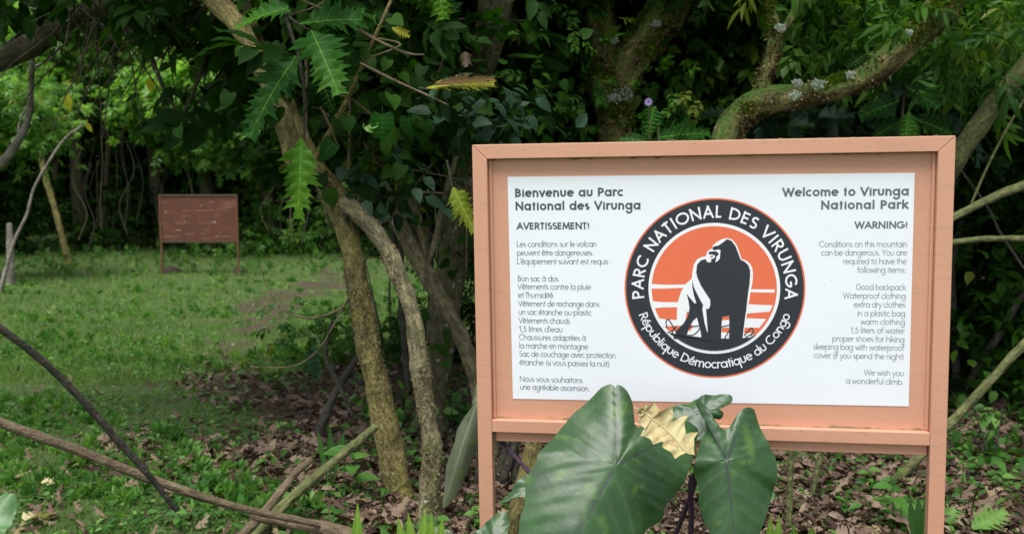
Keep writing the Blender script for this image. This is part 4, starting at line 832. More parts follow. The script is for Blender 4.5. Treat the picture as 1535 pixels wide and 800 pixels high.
# ================================================================== LARGE LEAVES (taro)
def outline_leaf(name, mat, parent, out_px, attach_px, depth, normal, veins_px, laterals=7, cup=.03, wave=.006, rings=26, na=150, seed=0, fold=0):
    nrm = np.array(normal, float); nrm /= np.linalg.norm(nrm); O = P(attach_px[0], attach_px[1], depth)
    def onp(px, py):
        r = ray(px, py); t = np.dot(O-CAM, nrm)/np.dot(r, nrm); return CAM+r*t
    e1 = np.cross([0, 0, 1.], nrm); e1 /= np.linalg.norm(e1); e2 = np.cross(nrm, e1)
    to2 = lambda p: np.array([np.dot(p-O, e1), np.dot(p-O, e2)])
    out = np.array([to2(onp(*q)) for q in out_px]); cl = np.vstack([out, out[:1]])
    # closed Catmull-Rom resample
    n = len(out); pts = []
    for i in range(n):
        a, b_, c, d = out[i-1], out[i], out[(i+1) % n], out[(i+2) % n]; m = max(2, int(np.linalg.norm(c-b_)/.012))
        for k in range(m):
            t = k/m; pts.append(.5*((2*b_)+(-a+c)*t+(2*a-5*b_+4*c-d)*t*t+(-a+3*b_-3*c+d)*t**3))
    pts = np.array(pts); n = len(pts); size = np.linalg.norm(pts, axis=1).max()
    veins = [to2(onp(*q)) for q in veins_px]
    sr = np.linspace(0, 1, rings+1)[1:]**.9
    XY = np.vstack([np.zeros((1, 2))]+[pts*s for s in sr]); S = np.concatenate([[0]]+[np.full(n, s) for s in sr])
    ang = np.arctan2(XY[:, 1], XY[:, 0]); R = np.linalg.norm(XY, axis=1)
    mainv = np.zeros(len(XY)); side = np.zeros(len(XY)); z = np.zeros(len(XY))
    for v in veins:
        L_ = np.linalg.norm(v); u = v/L_; al = XY@u; pe = XY@np.array([-u[1], u[0]])
        k = np.exp(-(pe/.0028)**2)*(al > 0)*(al < L_*1.0); mainv = np.maximum(mainv, k*np.clip(1.05-al/L_*.85, 0.15, 1))
        z -= .0022*np.exp(-(pe/.012)**2)*(al > 0)*np.clip(1-al/L_*.6, 0, 1)
        for j in range(laterals):                       # side veins sweeping forward from each main vein
            a0 = L_*(j+.35)/laterals; own = np.exp(-((al-a0-.62*np.abs(pe)-1.2*pe*pe)/.0042)**2)
            near = np.ones(len(XY), bool)
            for w_ in veins:
                if w_ is not v: uu = w_/np.linalg.norm(w_); near &= (XY@u) >= (XY@uu)-.002
            side = np.maximum(side, own*near*(np.abs(pe) > .004)); z -= .0012*np.exp(-((al-a0-.62*np.abs(pe)-1.2*pe*pe)/.009)**2)*near
            z += .0016*np.cos((al-.62*np.abs(pe)-1.2*pe*pe-a0)/(L_/laterals)*2*pi)*near*np.clip(S*1.3, 0, 1)/laterals
    z += -cup*S**2.2*(size/.3)+wave*S**3*np.sin(ang*9+seed)+wave*1.4*S**2*np.sin(ang*4+seed*2)+.006*snoise(XY[:, 0], XY[:, 1], 5, seed)+.0016*snoise(XY[:, 0], XY[:, 1], 19, seed+3)
    if fold: u_ = veins[-1]/np.linalg.norm(veins[-1]); z -= fold*np.sqrt((XY@np.array([-u_[1], u_[0]]))**2+.015**2)
    V = O+XY[:, :1]*e1+XY[:, 1:]*e2+z[:, None]*nrm
    F3 = [(0, 1+k, 1+(k+1) % n) for k in range(n)]
    base = 1+np.arange(rings-1)[:, None]*n; j = np.arange(n)[None]; jn = (j+1) % n
    F4 = np.stack([base+j, base+n+j, base+n+jn, base+jn], -1).reshape(-1, 4)
    mb = MB(); lc = np.stack([mainv, side, S], -1)
    mb.v.append(V); mb.tint.append(S); mb.lc.append(lc); mb.t.append(np.array(F3)); mb.q.append(F4); mb.n = len(V)
    # backing sheet gives the leaf its thickness
    mb.add(V-nrm*.0012, np.array(F4)[:, ::-1], S, lc)
    ob = mb.build(name, M[mat], parent, origin=tuple(parent.location) if parent else tuple(O)); return ob, O
def taro(name, label, base, cat='taro plant'):
    return empty(name, tuple(base), label, cat)
# biggest leaf
bp_ = G(905, 1040); bp_ = np.array([P(860, 800, 2.75)[0], 2.72, 0]); bp_[2] = gz(bp_[0], bp_[1])
tp = taro('taro_plant', 'biggest dark green heart shaped taro leaf in front of the sign\'s lower rail', bp_)
big = [(916, 568), (922, 567.5), (927.5, 573), (931, 568.5), (941, 574), (949.5, 586), (954, 601), (956, 618), (960, 634), (985, 624), (1006, 617), (1036, 619), (1056, 628), (1064, 641), (1054, 656), (1048, 676), (1041, 698), (1037, 712), (1020, 736), (1006, 752), (1006, 764), (1000, 773), (985, 781), (977, 790), (970, 806), (930, 850), (870, 890), (812, 905), (788, 870), (780, 830), (781, 800), (784, 770), (791, 744), (794, 708), (806, 688), (813, 669), (831, 649), (849, 628), (866, 608), (883, 594), (897, 581), (907, 571)]
o_, O_ = outline_leaf('leaf_blade', 'taro', tp, big, (924, 697), 2.72, (.10, -.86, .50), [(929, 580), (1040, 632), (815, 893)], seed=1, cup=.025, fold=.24)
stem_part(tp, 'petiole', 'petiole', [tuple(bp_)+(.011,), tuple(O_+[-.04, .12, -.25])+(.009,), tuple(O_+[0, .03, -.02])+(.006,)], px=False, seed=1, lump=.02)
# right leaf
b2 = np.array([P(1036, 800, 2.85)[0], 2.86, 0]); b2[2] = gz(b2[0], b2[1])
tp = taro('taro_plant', 'narrower heart shaped taro leaf with deep notch, right of the biggest leaf', b2)
rl = [(1087, 643), (1098, 634), (1106, 621), (1114, 612), (1124, 608), (1134, 611), (1140, 625), (1148, 645), (1158, 667), (1167, 685), (1169.5, 705), (1167, 722), (1162, 745), (1154, 768), (1145, 792), (1130, 830), (1108, 862), (1086, 840), (1068, 803), (1056, 776), (1050, 752), (1050, 728), (1044, 712), (1041.5, 700), (1047, 680), (1051, 666), (1055, 651), (1063, 643), (1062, 625), (1050, 612), (1046, 602), (1053, 599), (1064, 612), (1074, 630)]
o_, O_ = outline_leaf('leaf_blade', 'taro', tp, rl, (1089, 690), 2.78, (-.05, -.93, .36), [(1122, 616), (1056, 606), (1108, 856)], seed=4, cup=.02, fold=.16, laterals=6)
stem_part(tp, 'petiole', 'petiole', [tuple(b2)+(.010,), tuple(P(1036, 790, 2.9))+(.008,), tuple(P(1038, 715, 2.9))+(.007,), tuple(O_+[0, .03, -.01])+(.005,)], px=False, seed=2, lump=.02)
# folded leaf behind
b3 = np.array([P(940, 800, 2.93)[0], 3.0, 0]); b3[2] = gz(b3[0], b3[1])
tp = taro('taro_plant', 'dark folded taro leaf poking up between the two heart shaped leaves', b3)
fl = [(1003, 613), (1020, 606), (1040, 598), (1064, 591), (1080, 588.6), (1093, 589.5), (1098, 593.5), (1096, 600), (1088, 606), (1080, 611), (1078, 615), (1084, 619), (1084, 623), (1078, 626), (1066, 624), (1062, 632), (1060, 650), (1040, 660), (1015, 645), (1004, 628)]
o_, O_ = outline_leaf('leaf_blade', 'taro', tp, fl, (1052, 617), 2.90, (-.2, -.72, .66), [(1090, 592), (1008, 616), (1040, 655)], seed=7, cup=.015, rings=14, laterals=4)
stem_part(tp, 'petiole', 'petiole', [tuple(b3)+(.009,), tuple(O_+[0, .04, -.2])+(.007,), tuple(O_+[0, .015, -.01])+(.005,)], px=False, seed=3, lump=.02)
# small leaf at the bottom left of the biggest one
b4 = np.array([P(740, 800, 2.7)[0], 2.75, 0]); b4[2] = gz(b4[0], b4[1])
tp = taro('taro_plant', 'small rounded taro leaf tip at the bottom edge before the sign\'s left post', b4)
o_, O_ = outline_leaf('leaf_blade', 'taro', tp, [(706, 803), (714, 794), (724, 787), (733, 776), (742, 768), (752, 764), (761, 767), (764.5, 776), (763, 790), (758, 810), (750, 850), (725, 880), (700, 850)], (740, 812), 2.68, (.05, -.8, .6), [(752, 766), (708, 806), (725, 872)], seed=9, cup=.02, rings=14, laterals=4)
stem_part(tp, 'petiole', 'petiole', [tuple(b4)+(.008,), tuple(O_+[0, .02, -.01])+(.005,)], px=False, seed=4, lump=.02)
# half hidden leaf between post and big leaf, with the purple stalk
b5 = np.array([P(790, 800, 2.95)[0], 3.0, 0]); b5[2] = gz(b5[0], b5[1])
tp = taro('taro_plant', 'half hidden low taro leaf between the sign\'s left post and the biggest leaf', b5)
o_, O_ = outline_leaf('leaf_blade', 'taro', tp, [(748, 750), (757, 741), (766, 733), (775, 722), (786, 712), (797, 706), (812, 712), (822, 730), (812, 742), (794, 744), (780, 744), (768, 746), (758, 751)], (798, 727), 2.95, (-.1, -.75, .65), [(750, 749), (797, 708), (818, 738)], seed=11, cup=.01, rings=12, laterals=4)
stem_part(tp, 'petiole', 'petiole', [tuple(b5)+(.007,), tuple(O_+[0, .02, -.01])+(.005,)], px=False, seed=5, lump=.02)
single('purple_stalk', 'glossy purple stalk slanting down from the sign\'s lower lip behind the left post', 'stalk', 'petiole', [(738, 640, 3.25, 5), (757, 666, 3.2, 6), (775, 687, 3.15, 6.5), (797, 713, 3.1, 7), (830, 770, 3.0, 7)], seed=6, lump=.02)
# drooping leaf behind the left post
b6 = np.array([P(690, 760, 3.45)[0], 3.5, 0]); b6[2] = gz(b6[0], b6[1])
tp = taro('taro_plant', 'grey green drooping taro leaf seen from its veined underside, behind the sign\'s left post', b6)
dl = [(713, 569), (706, 580), (702, 605), (698, 620), (686, 634), (675, 648), (673, 664), (666, 684), (660, 706), (659, 730), (656, 755), (657, 765), (668, 756), (680, 738), (692, 712), (702, 690), (712, 668), (722, 648), (732, 620), (735, 590), (724, 572)]
o_, O_ = outline_leaf('leaf_blade', 'taro_under', tp, dl, (716, 600), 3.42, (-.35, -.9, .12), [(658, 760), (704, 585)], seed=13, cup=.03, laterals=10, rings=20)
stem_part(tp, 'petiole', 'petiole', [tuple(b6+[.05, 0, 0])+(.008,), tuple(P(735, 680, 3.5))+(.006,), tuple(O_+[0, .02, 0])+(.005,)], px=False, seed=6, lump=.02)
# grey leaf tip at the bottom
b7 = np.array([P(655, 800, 3.0)[0], 3.0, 0]); b7[2] = gz(b7[0], b7[1])
tp = taro('taro_plant', 'pale grey green leaf tip at the bottom edge beside the grey stem\'s foot', b7)
outline_leaf('leaf_blade', 'taro_under', tp, [(624, 800), (634, 787), (646, 783), (660, 790), (680, 799), (690, 815), (660, 850), (626, 840)], (652, 812), 3.0, (0, -.7, .7), [(636, 786), (680, 802)], seed=15, cup=.015, rings=10, laterals=4)
b8 = np.array([P(0, 800, 2.6)[0], 2.6, 0]); b8[2] = gz(b8[0], b8[1])
tp = taro('broad_leaf_plant', 'plain broad green leaf cut by the lower left corner', b8, 'plant')
outline_leaf('leaf_blade', 'shootleaf' if 'shootleaf' in M else 'taro', tp, [(-40, 740), (0, 741), (18, 740), (23.5, 742), (23, 760), (16, 785), (6, 805), (-20, 860), (-60, 850), (-70, 790)], (-20, 790), 2.6, (.1, -.7, .7), [(22, 744), (-50, 850)], seed=17, cup=.01, rings=12, laterals=5)

# dry yellow lobed leaf lying on the taro
def flat_leaf_px(name, label, mat, out_px, mid_px, depth, normal, cat='leaf', curl=.01):
    nrm = np.array(normal, float); nrm /= np.linalg.norm(nrm); mid_px = np.array(mid_px, float); O = P(mid_px[len(mid_px)//2][0], mid_px[len(mid_px)//2][1], depth)
    def onp(px, py): r = ray(px, py); return CAM+r*(np.dot(O-CAM, nrm)/np.dot(r, nrm))
    # radial fans from points on the midrib to subdivided outline
    out = np.array(out_px, float); n = len(out); pts = []
    for i in range(n):
        a, b_ = out[i], out[(i+1) % n]; m = max(1, int(np.linalg.norm(b_-a)/2.2))
        for k in range(m): pts.append(a+(b_-a)*k/m)
    pts = np.array(pts); n = len(pts); seg = mid_px[-1]-mid_px[0]; SL = np.linalg.norm(seg); u = seg/SL
    foot = []
    for p in pts:
        t = np.clip(np.dot(p-mid_px[0], u)-.22*abs(np.cross(u, p-mid_px[0])), 0, SL); x = np.interp(t, np.linspace(0, SL, len(mid_px)), mid_px[:, 0]); y = np.interp(t, np.linspace(0, SL, len(mid_px)), mid_px[:, 1]); foot.append((x, y))
    foot = np.array(foot); dv = pts-foot; dl = np.linalg.norm(dv, axis=1); pts = foot+dv*(1+.22*(dl/dl.max())**1.5)[:, None]; RG = 7; V = []; lc = []
    for k in range(RG):
        s = k/(RG-1); q = foot*(1-s)+pts*s
        for (px, py), f in zip(q, foot):
            al = np.dot(f-mid_px[0], u)/SL; sd_ = 1 if np.cross(u, np.array([px, py])-mid_px[0]) > 0 else -1
            z = curl*(abs(s)**1.3*.8)+curl*.6*sin(al*9+sd_)*s+curl*.35*sin(al*38+s*3)*s-curl*1.2*(al-.4)**2
            V.append(onp(px, py)+nrm*z); lc.append((s*sd_, al, s))
    F = [(k*n+j, k*n+(j+1) % n, (k+1)*n+(j+1) % n, (k+1)*n+j) for k in range(RG-1) for j in range(n)]
    mb = MB(); V = np.array(V); tv = .62+.55*snoise(V[:, 0]*40, V[:, 2]*40, 1, 3)+.25*snoise(V[:, 0]*130, V[:, 2]*130, 1, 5); mb.add(V, F, np.clip(tv, 0, 1), lc); mb.add(V-nrm*.001, np.array(F)[:, ::-1], np.clip(tv, 0, 1), lc)
    tube(mb, [tuple(onp(*q)-nrm*.001*0+nrm*.001)+(.0016*(1-.6*i/len(mid_px)),) for i, q in enumerate(mid_px)], seg=6, lump=0, tint=1)
    o = mb.build(name, M[mat], None, origin=tuple(O)); return tag(o, label, cat)
M['yellowgreen'] = leafmat('yellowing_leaf', [(0, (.10, .17, .012)), (1, (.24, .27, .03))], .5, .35, 7, spec=.12)
M['drygold'] = leafmat('dry_gold_leaf', [(0, (.44, .27, .16)), (.35, (.56, .47, .23)), (1, (.68, .64, .36))], .75, .15, 0, spec=.2, spots=(.40, .27, .14))
flat_leaf_px('fallen_leaf', 'dry yellow spiky lobed leaf lying across the biggest taro leaf', 'drygold',
    [(900+a/5, 560+b_/5) for a, b_ in [(250, 250), (290, 262), (318, 262), (330, 236), (350, 262), (390, 226), (412, 258), (438, 302), (470, 280), (512, 266), (526, 315), (538, 364), (560, 350), (585, 338), (630, 334), (622, 400), (628, 462), (665, 452), (712, 460), (686, 500), (690, 545), (697, 614), (660, 598), (640, 594), (600, 610), (562, 632), (535, 596), (500, 577), (465, 545), (467, 512), (440, 512), (405, 514), (372, 470), (340, 456), (302, 448), (337, 422), (318, 395), (273, 358), (300, 342), (285, 322), (258, 302), (300, 285)]],
    [(900+a/5, 560+b_/5) for a, b_ in [(250, 250), (340, 300), (400, 350), (480, 410), (560, 490), (610, 550), (660, 592)]], 2.655, (.10, -.86, .50), curl=.012)

# ================================================================== LOBED LEAVES
def big_lobed(parent, base_px, tip_px, wpx, d0, d1, var=0, mat='lobed', tint=.5, roll=0, name='leaf', normal=None, bend=.18, stemto=None):
    a, b_ = P(base_px[0], base_px[1], d0), P(tip_px[0], tip_px[1], d1); ax = b_-a; Ln = np.linalg.norm(ax)
    hw = wpx/FPX*(d0+d1)/2/2/Ln
    r = np.random.RandomState(int(base_px[0]*7+tip_px[0])); T = strip_lobed(hw, r, bend)
    n_ = np.array([0, -1, .35]) if normal is None else np.array(normal, float)
    n_ = n_+np.array([roll, 0, 0]); B = basis(ax/Ln, n_)
    mb = MB(); V = T[0]@B.T*Ln+a; mb.add(V, T[1], np.clip(tint+.25*T[2][:, 1]-.12+.1*r.normal(0, 1, len(V))*0, 0, 1), T[2])
    tube(mb, [tuple(a-ax*.0)+(.0022,), tuple(a+ax*.35+B[:, 2]*-.001)+(.0015,), ], seg=5, lump=0, tint=.9, step=.05)
    o = mb.build(name, M[mat], parent, origin=tuple(parent.location)); return o
def strip_lobed(hw, r, bend=.18):
    hw = hw*1.3; m = 7; N = 6; t = []; w_ = []; sw = []
    for i in range(m):
        st = 1/m
        env = hw*(math.sin(pi*min(1, ((i+.75)/(m+.4))**.8))**.55)*r.uniform(.78, 1.15)
        for tt, f, s in ((0, .50, 0), (.16, .66, .0), (.28, .62, .02), (.46, .92, .22), (.55, .82, .15), (.70, 1.12, .6), (.79, .78, .35), (.90, .56, .1)):
            t.append((i+tt)*st); w_.append(env*f*(1 if i else .35+.65*tt)); sw.append(s*st)
    t.append(1.0); w_.append(0); sw.append(0)
    t = np.array(t); w_ = np.array(w_); sw = np.array(sw); V = []; LC = []; cols = (-1, -.55, 0, .55, 1)
    for i in range(len(t)):
        for sx in cols:
            s = abs(sx); jx = 1+(.10*sin(i*2.3+sx*3) if s == 1 else 0)+.14*sx*sin(i*.55+hw*90)*s
            x = sx*w_[i]*jx; V.append((x, t[i]+sw[i]*s-.0, .22*abs(x)-bend*(t[i]-.25)**2+.10*w_[i]*sin(t[i]*m*2*pi)*s+.3*w_[i]*sin(t[i]*5+sx)*s)); LC.append((sx, t[i], s))
    F = []
    for i in range(len(t)-1):
        for k in range(4):
            p = i*5+k
            if w_[i+1] == 0: F.append((p, p+1, i*5+5+2))
            else: F += [(p, p+1, p+6), (p, p+6, p+5)]
    return np.array(V), np.array(F), np.array(LC)
r0 = P(430, 60, 4.5)
sh = empty('lobed_leaf_bush', tuple(r0), 'cluster of large spiny lobed bright green leaves hanging by the drooping bough', 'leaf spray')
stem_part(sh, 'stem', 'stick_dark', [(395, -40, 4.5, 8), (425, 20, 4.5, 7), (438, 55, 4.5, 6), (450, 95, 4.5, 5), (456, 150, 4.5, 4), (456, 212, 4.5, 3)], seed=2, seg=7)
stem_part(sh, 'stem', 'stick_dark', [(425, 20, 4.5, 5), (450, 38, 4.5, 4), (470, 48, 4.5, 3)], seed=3, seg=6)
for a in (((467, 46), (507, 134), 56, 4.4, 4.25, .65, .2), ((444, 84), (367, 200), 54, 4.45, 4.35, .35, -.3), ((452, 208), (447, 326), 42, 4.4, 4.35, .9, .25),
          ((449, 36), (562, 22), 48, 4.45, 4.5, .5, 0), ((432, 12), (350, 36), 40, 4.4, 4.4, .7, 0), ((436, 18), (388, 8), 30, 4.5, 4.5, .4, 0), ((470, 50), (548, 98), 44, 4.6, 4.7, .1, 0), ((440, 90), (415, 160), 30, 4.6, 4.6, .2, .3), ((480, 118), (500, 165), 36, 4.8, 4.8, .15, .2)):
    hang = abs(a[0][1]-a[1][1]) < 40
    big_lobed(sh, a[0], a[1], a[2], a[3], a[4], tint=a[5], roll=a[6], normal=(0, -1, 1.0) if hang else None)
r0 = P(983, 215, 5.2)
sh = empty('thistle_leaf_plant', tuple(r0), 'spiny lobed leaves poking up behind the sign\'s top rail beside the violet flower', 'plant')
stem_part(sh, 'bare_stem', 'stick_green', [(985, 330, 5.2, 6), (986, 250, 5.2, 5), (988, 208, 5.2, 4), (982, 160, 5.2, 3)], seed=2, seg=6)  # the stem of this plant
for a in (((980, 160), (972, 202), 30, 5.1, 5.1, .6), ((988, 206), (1068, 196), 34, 5.1, 5.2, .35), ((985, 215), (930, 206), 20, 5.1, 5.1, .2), ((1000, 212), (1040, 222), 26, 5.0, 5.0, .3)): big_lobed(sh, *a[:5], tint=a[5])
r0 = P(1340, 160, 5.6)
sh = empty('lobed_leaf_bush', tuple(r0), 'dull dark lobed leaves under the long mossy bough above the sign', 'leaf spray')
stem_part(sh, 'stem', 'stick_dark', [(1345, 260, 5.6, 6), (1350, 200, 5.6, 5), (1355, 150, 5.6, 4), (1360, 128, 5.6, 3)], seed=2, seg=6)
for a in (((1346, 152), (1292, 172), 34, 5.6, 5.5, .12), ((1358, 130), (1408, 158), 34, 5.6, 5.5, .15), ((1362, 168), (1358, 214), 28, 5.5, 5.5, .75), ((1376, 180), (1430, 200), 36, 5.7, 5.7, .1), ((1300, 80), (1270, 100), 30, 5.8, 5.8, .1), ((1350, 182), (1310, 204), 30, 5.8, 5.8, .05)): big_lobed(sh, *a[:5], tint=a[5])
def lone(name, label, cat, base, args, stem=None, **k):
    e = empty(name, tuple(P(*base)), label, cat)
    big_lobed(e, *args, **k)
    if stem: stem_part(e, 'stem', 'stick_dark', stem, seed=1, seg=6)
    return e
lone('hanging_leaf', 'yellow green lobed leaf hanging against the sign\'s left edge', 'leaf', (679, 278, 4.2), ((679, 281), (709, 344), 25, 4.2, 4.1), [(670, 240, 4.2, 3), (678, 281, 4.2, 3)], mat='yellowgreen', tint=.5, roll=-.3)
lone('hanging_leaf', 'lobed leaf tip hanging from the top edge right of centre', 'leaf', (655, -20, 4.3), ((656, -30), (664, 28), 34, 4.3, 4.3), [(650, -60, 4.3, 3), (656, -29, 4.3, 3)], tint=.9)
lone('hanging_leaf', 'large dying leaf, yellow below with brown curled upper edge, above the sign\'s left corner', 'leaf', (636, 133, 4.3), ((640, 132), (742, 120), 23, 4.3, 4.35), [(628, 132, 4.3, 3), (641, 134, 4.3, 3)], mat='yellow', tint=.2, normal=(0, -1, .8))
M['crisp'] = leafmat('crisp_brown_leaf', [(0, (.05, .028, .010)), (1, (.22, .14, .055))], .7, .1, spec=.1)
lone('hanging_leaf', 'crumpled brown leaf strip on top of the dying yellow leaf', 'leaf', (645, 128, 4.28), ((650, 127), (742, 113), 13, 4.28, 4.33), mat='crisp', tint=.4, normal=(0, -1, .6))
lone('hanging_leaf', 'small pale brown leaf caught above the dying yellow leaf', 'leaf', (695, 80, 4.5), ((697, 78), (699, 100), 16, 4.5, 4.5), mat='litter', tint=.8)
lone('hanging_leaf', 'small broken yellow leaf near the top, left of the dying leaf', 'leaf', (588, 42, 4.5), ((588, 42), (614, 54), 12, 4.5, 4.5), mat='yellow', tint=.9)
lone('ground_leaf', 'bright green scalloped leaf low at the right edge among brown litter', 'leaf', (1458, 795, 4.3), ((1458, 792), (1510, 764), 32, 4.3, 4.35), mat='herb', tint=1.0, normal=(.1, -.6, 1), bend=.1)
lone('ground_leaf', 'green scalloped leaf in the litter just left of the sign\'s right post', 'leaf', (1392, 768, 4.4), ((1394, 766), (1350, 768), 34, 4.4, 4.4), mat='herb', tint=.7, normal=(-.1, -.6, 1), bend=.1)
lone('ground_leaf', 'green leaf showing just right of the sign\'s right post near the bottom', 'leaf', (1416, 780, 4.4), ((1412, 782), (1432, 762), 26, 4.4, 4.4), mat='herb', tint=.8, normal=(-.1, -.6, 1), bend=.1)

# two drooping yellow leaves in the upper left, heart leaves, flower
def leafobj(name, label, cat, mat, T, px, py, d, dirv, n_, size, tint, group=None):
    p = P(px, py, d); mb = MB(); place(mb, T, p[None], np.array([dirv], float), np.array([n_], float), size, np.array([tint])); tube(mb, [tuple(p+[0, 0, size*.35])+(.0015,), tuple(p)+(.0012,)], seg=4, lump=0, step=.1)
    return tag(mb.build(name, M[mat], None, origin=tuple(p)), label, cat, group)
leafobj('hanging_leaf', 'single yellow leaf hanging in the upper left foliage', 'leaf', 'yellow', LEAF4, 103, 140, 7.5, (-.15, 0, -1), (-.2, -1, .3), .14, .9)
leafobj('hanging_leaf', 'small yellow leaf hanging under the twiggy bough right of the upper left foliage', 'leaf', 'yellow', LEAF4, 225, 115, 6.5, (.05, 0, -1), (.6, -1, .2), .10, .8)
leafobj('hanging_leaf', 'small yellowish leaf above the tip of the bowed pale vine', 'leaf', 'yellow', LEAF4, 131, 184, 8, (.3, 0, -1), (-.2, -1, .2), .08, .5)
leafobj('heart_leaf', 'largest plain heart shaped leaf in the dark foliage left of the sign', 'leaf', 'heart', HEART, 573, 172, 4.4, (0, -.1, -1), (.05, -1, .25), .118, .8)
leafobj('heart_leaf', 'second heart shaped leaf, just right of the largest one', 'leaf', 'heart', HEART, 612, 176, 4.6, (.1, -.1, -1), (-.3, -1, .25), .10, .4)
leafobj('heart_leaf', 'drooping heart shaped leaf right of the pair, level with them', 'leaf', 'heart', HEART, 634, 182, 4.6, (.0, -.1, -1), (.4, -1, .2), .11, .5)
leafobj('heart_leaf', 'dark heart shaped leaf left above the forked tree\'s fork', 'leaf', 'heart', HEART, 500, 214, 4.6, (-.5, -.1, -.6), (-.3, -1, .3), .11, .1)
leafobj('heart_leaf', 'small bright leaf left of the largest heart shaped leaf', 'leaf', 'shoot', LEAF4, 566, 190, 4.4, (-1, 0, .15), (.0, -1, .5), .05, .2)
leafobj('heart_leaf', 'small bright leaf touching the largest heart shaped leaf\'s left edge', 'leaf', 'shoot', LEAF4, 545, 192, 4.4, (1, 0, -.15), (.0, -1, .6), .06, .1)
fl_ = MB(); c = P(972, 153, 5.0)
for k in range(9):
    a = k*2*pi/9; place(fl_, LEAF3, c[None], np.array([[cos(a), -.35, sin(a)]]), np.array([[0, -1, .1]]), .022, np.array([.3+.08*k]))
fe = empty('violet_flower', tuple(c), 'small violet flower in the shade above the sign\'s top rail', 'flower')
fl_.build('petals', M['petal'], fe, origin=tuple(c)); stem_part(fe, 'bare_stem', 'stick_green', [(974, 215, 5.1, 2.5), (973, 180, 5.05, 2.2), (972, 154, 5.01, 2)], seed=1, seg=5)  # petals and the flower's own thin stem
cm = MB(); tube(cm, [tuple(c+[0, .004, 0])+(.005,), tuple(c+[0, -.004, 0])+(.004,)], seg=8, lump=0); cm.build('flower_centre', M['petiole'], fe, origin=tuple(c))
leafobj('hanging_leaf', 'grey green drooping leaf at the end of the thin twig left of the forked tree', 'leaf', 'bluegreen', LOBS, 474, 515, 4.8, (-.2, 0, -1), (-.5, -1, .2), .19, 1)

# ================================================================== BUSHES NEAR THE SIGN
def bush(name, label, base, parts, stems=4, seed=0, cat='bush', group=None, smat='stick_dark', h=1.2):
    b_ = np.array([base[0], base[1], 0.]); b_[2] = gz(b_[0], b_[1]); t = tree_root(name, b_, label, cat, group); r = np.random.RandomState(seed)
    mb = MB()
    for k in range(stems):
        e = b_+np.array([r.uniform(-.5, .5)*h*.6, r.uniform(-.4, .4)*h*.5, h*r.uniform(.7, 1.1)]); m = (b_+e)/2+r.normal(0, .08, 3)
        tube(mb, [tuple(b_+r.normal(0, .04, 3)*[1, 1, 0]-[0, 0, .05])+(.016*h,), tuple(m)+(.012*h,), tuple(e)+(.005*h,)], seg=6, seed=k, step=.15)
    add_part(t, mb, 'stems', M[smat])
    for j, (nm, mt, T, bl_, n, sz, cs, per) in enumerate(parts): foliage(t, nm, mt, T, bl_, n, sz, seed*13+j, cs, per)
    return t
D = 6.9
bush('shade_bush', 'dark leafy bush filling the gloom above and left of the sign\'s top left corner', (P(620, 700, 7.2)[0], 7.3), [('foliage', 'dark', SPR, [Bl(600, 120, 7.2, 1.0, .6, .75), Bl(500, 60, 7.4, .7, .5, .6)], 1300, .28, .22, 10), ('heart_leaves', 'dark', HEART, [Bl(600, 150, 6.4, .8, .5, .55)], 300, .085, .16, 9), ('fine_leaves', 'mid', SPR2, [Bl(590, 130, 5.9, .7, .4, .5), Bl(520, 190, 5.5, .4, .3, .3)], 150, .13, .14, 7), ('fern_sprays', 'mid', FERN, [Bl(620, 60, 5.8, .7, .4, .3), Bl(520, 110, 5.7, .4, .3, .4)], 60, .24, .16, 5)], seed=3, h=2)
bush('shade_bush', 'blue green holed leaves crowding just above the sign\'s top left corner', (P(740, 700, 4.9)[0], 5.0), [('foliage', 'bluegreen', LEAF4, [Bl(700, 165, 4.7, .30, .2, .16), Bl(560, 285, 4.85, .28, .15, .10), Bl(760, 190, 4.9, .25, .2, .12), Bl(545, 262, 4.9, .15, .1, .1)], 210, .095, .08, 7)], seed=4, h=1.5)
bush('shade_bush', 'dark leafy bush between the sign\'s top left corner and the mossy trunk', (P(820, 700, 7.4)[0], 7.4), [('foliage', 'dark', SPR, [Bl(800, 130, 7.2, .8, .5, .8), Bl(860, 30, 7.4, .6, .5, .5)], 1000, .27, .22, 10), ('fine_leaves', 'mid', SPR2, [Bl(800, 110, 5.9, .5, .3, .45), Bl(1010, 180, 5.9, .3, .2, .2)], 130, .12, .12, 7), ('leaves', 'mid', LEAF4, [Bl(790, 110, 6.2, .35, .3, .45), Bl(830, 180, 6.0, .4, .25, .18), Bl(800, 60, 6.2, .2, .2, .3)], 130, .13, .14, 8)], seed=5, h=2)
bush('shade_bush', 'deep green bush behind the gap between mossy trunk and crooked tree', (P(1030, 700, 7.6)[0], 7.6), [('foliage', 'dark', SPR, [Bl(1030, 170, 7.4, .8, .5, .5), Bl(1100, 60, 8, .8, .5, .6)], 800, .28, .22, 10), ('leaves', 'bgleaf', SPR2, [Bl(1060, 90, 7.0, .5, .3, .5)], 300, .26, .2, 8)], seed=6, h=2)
bush('shade_bush', 'dark broadleaved bush under the long mossy bough at upper right', (P(1260, 700, 7.2)[0], 7.3), [('foliage', 'dark', SPR, [Bl(1240, 170, 7.2, 1.0, .5, .4), Bl(1220, 60, 7.6, .9, .5, .5)], 900, .28, .22, 10), ('broad_leaves', 'bluegreen', OAK, [Bl(1240, 170, 6.4, .7, .3, .25), Bl(1380, 190, 6.4, .4, .3, .3)], 170, .2, .16, 7), ('bright_leaves', 'bgleaf', SPR2, [Bl(1210, 50, 7.0, .7, .3, .5), Bl(1300, 150, 6.9, .5, .3, .3)], 420, .26, .2, 8)], seed=7, h=2)
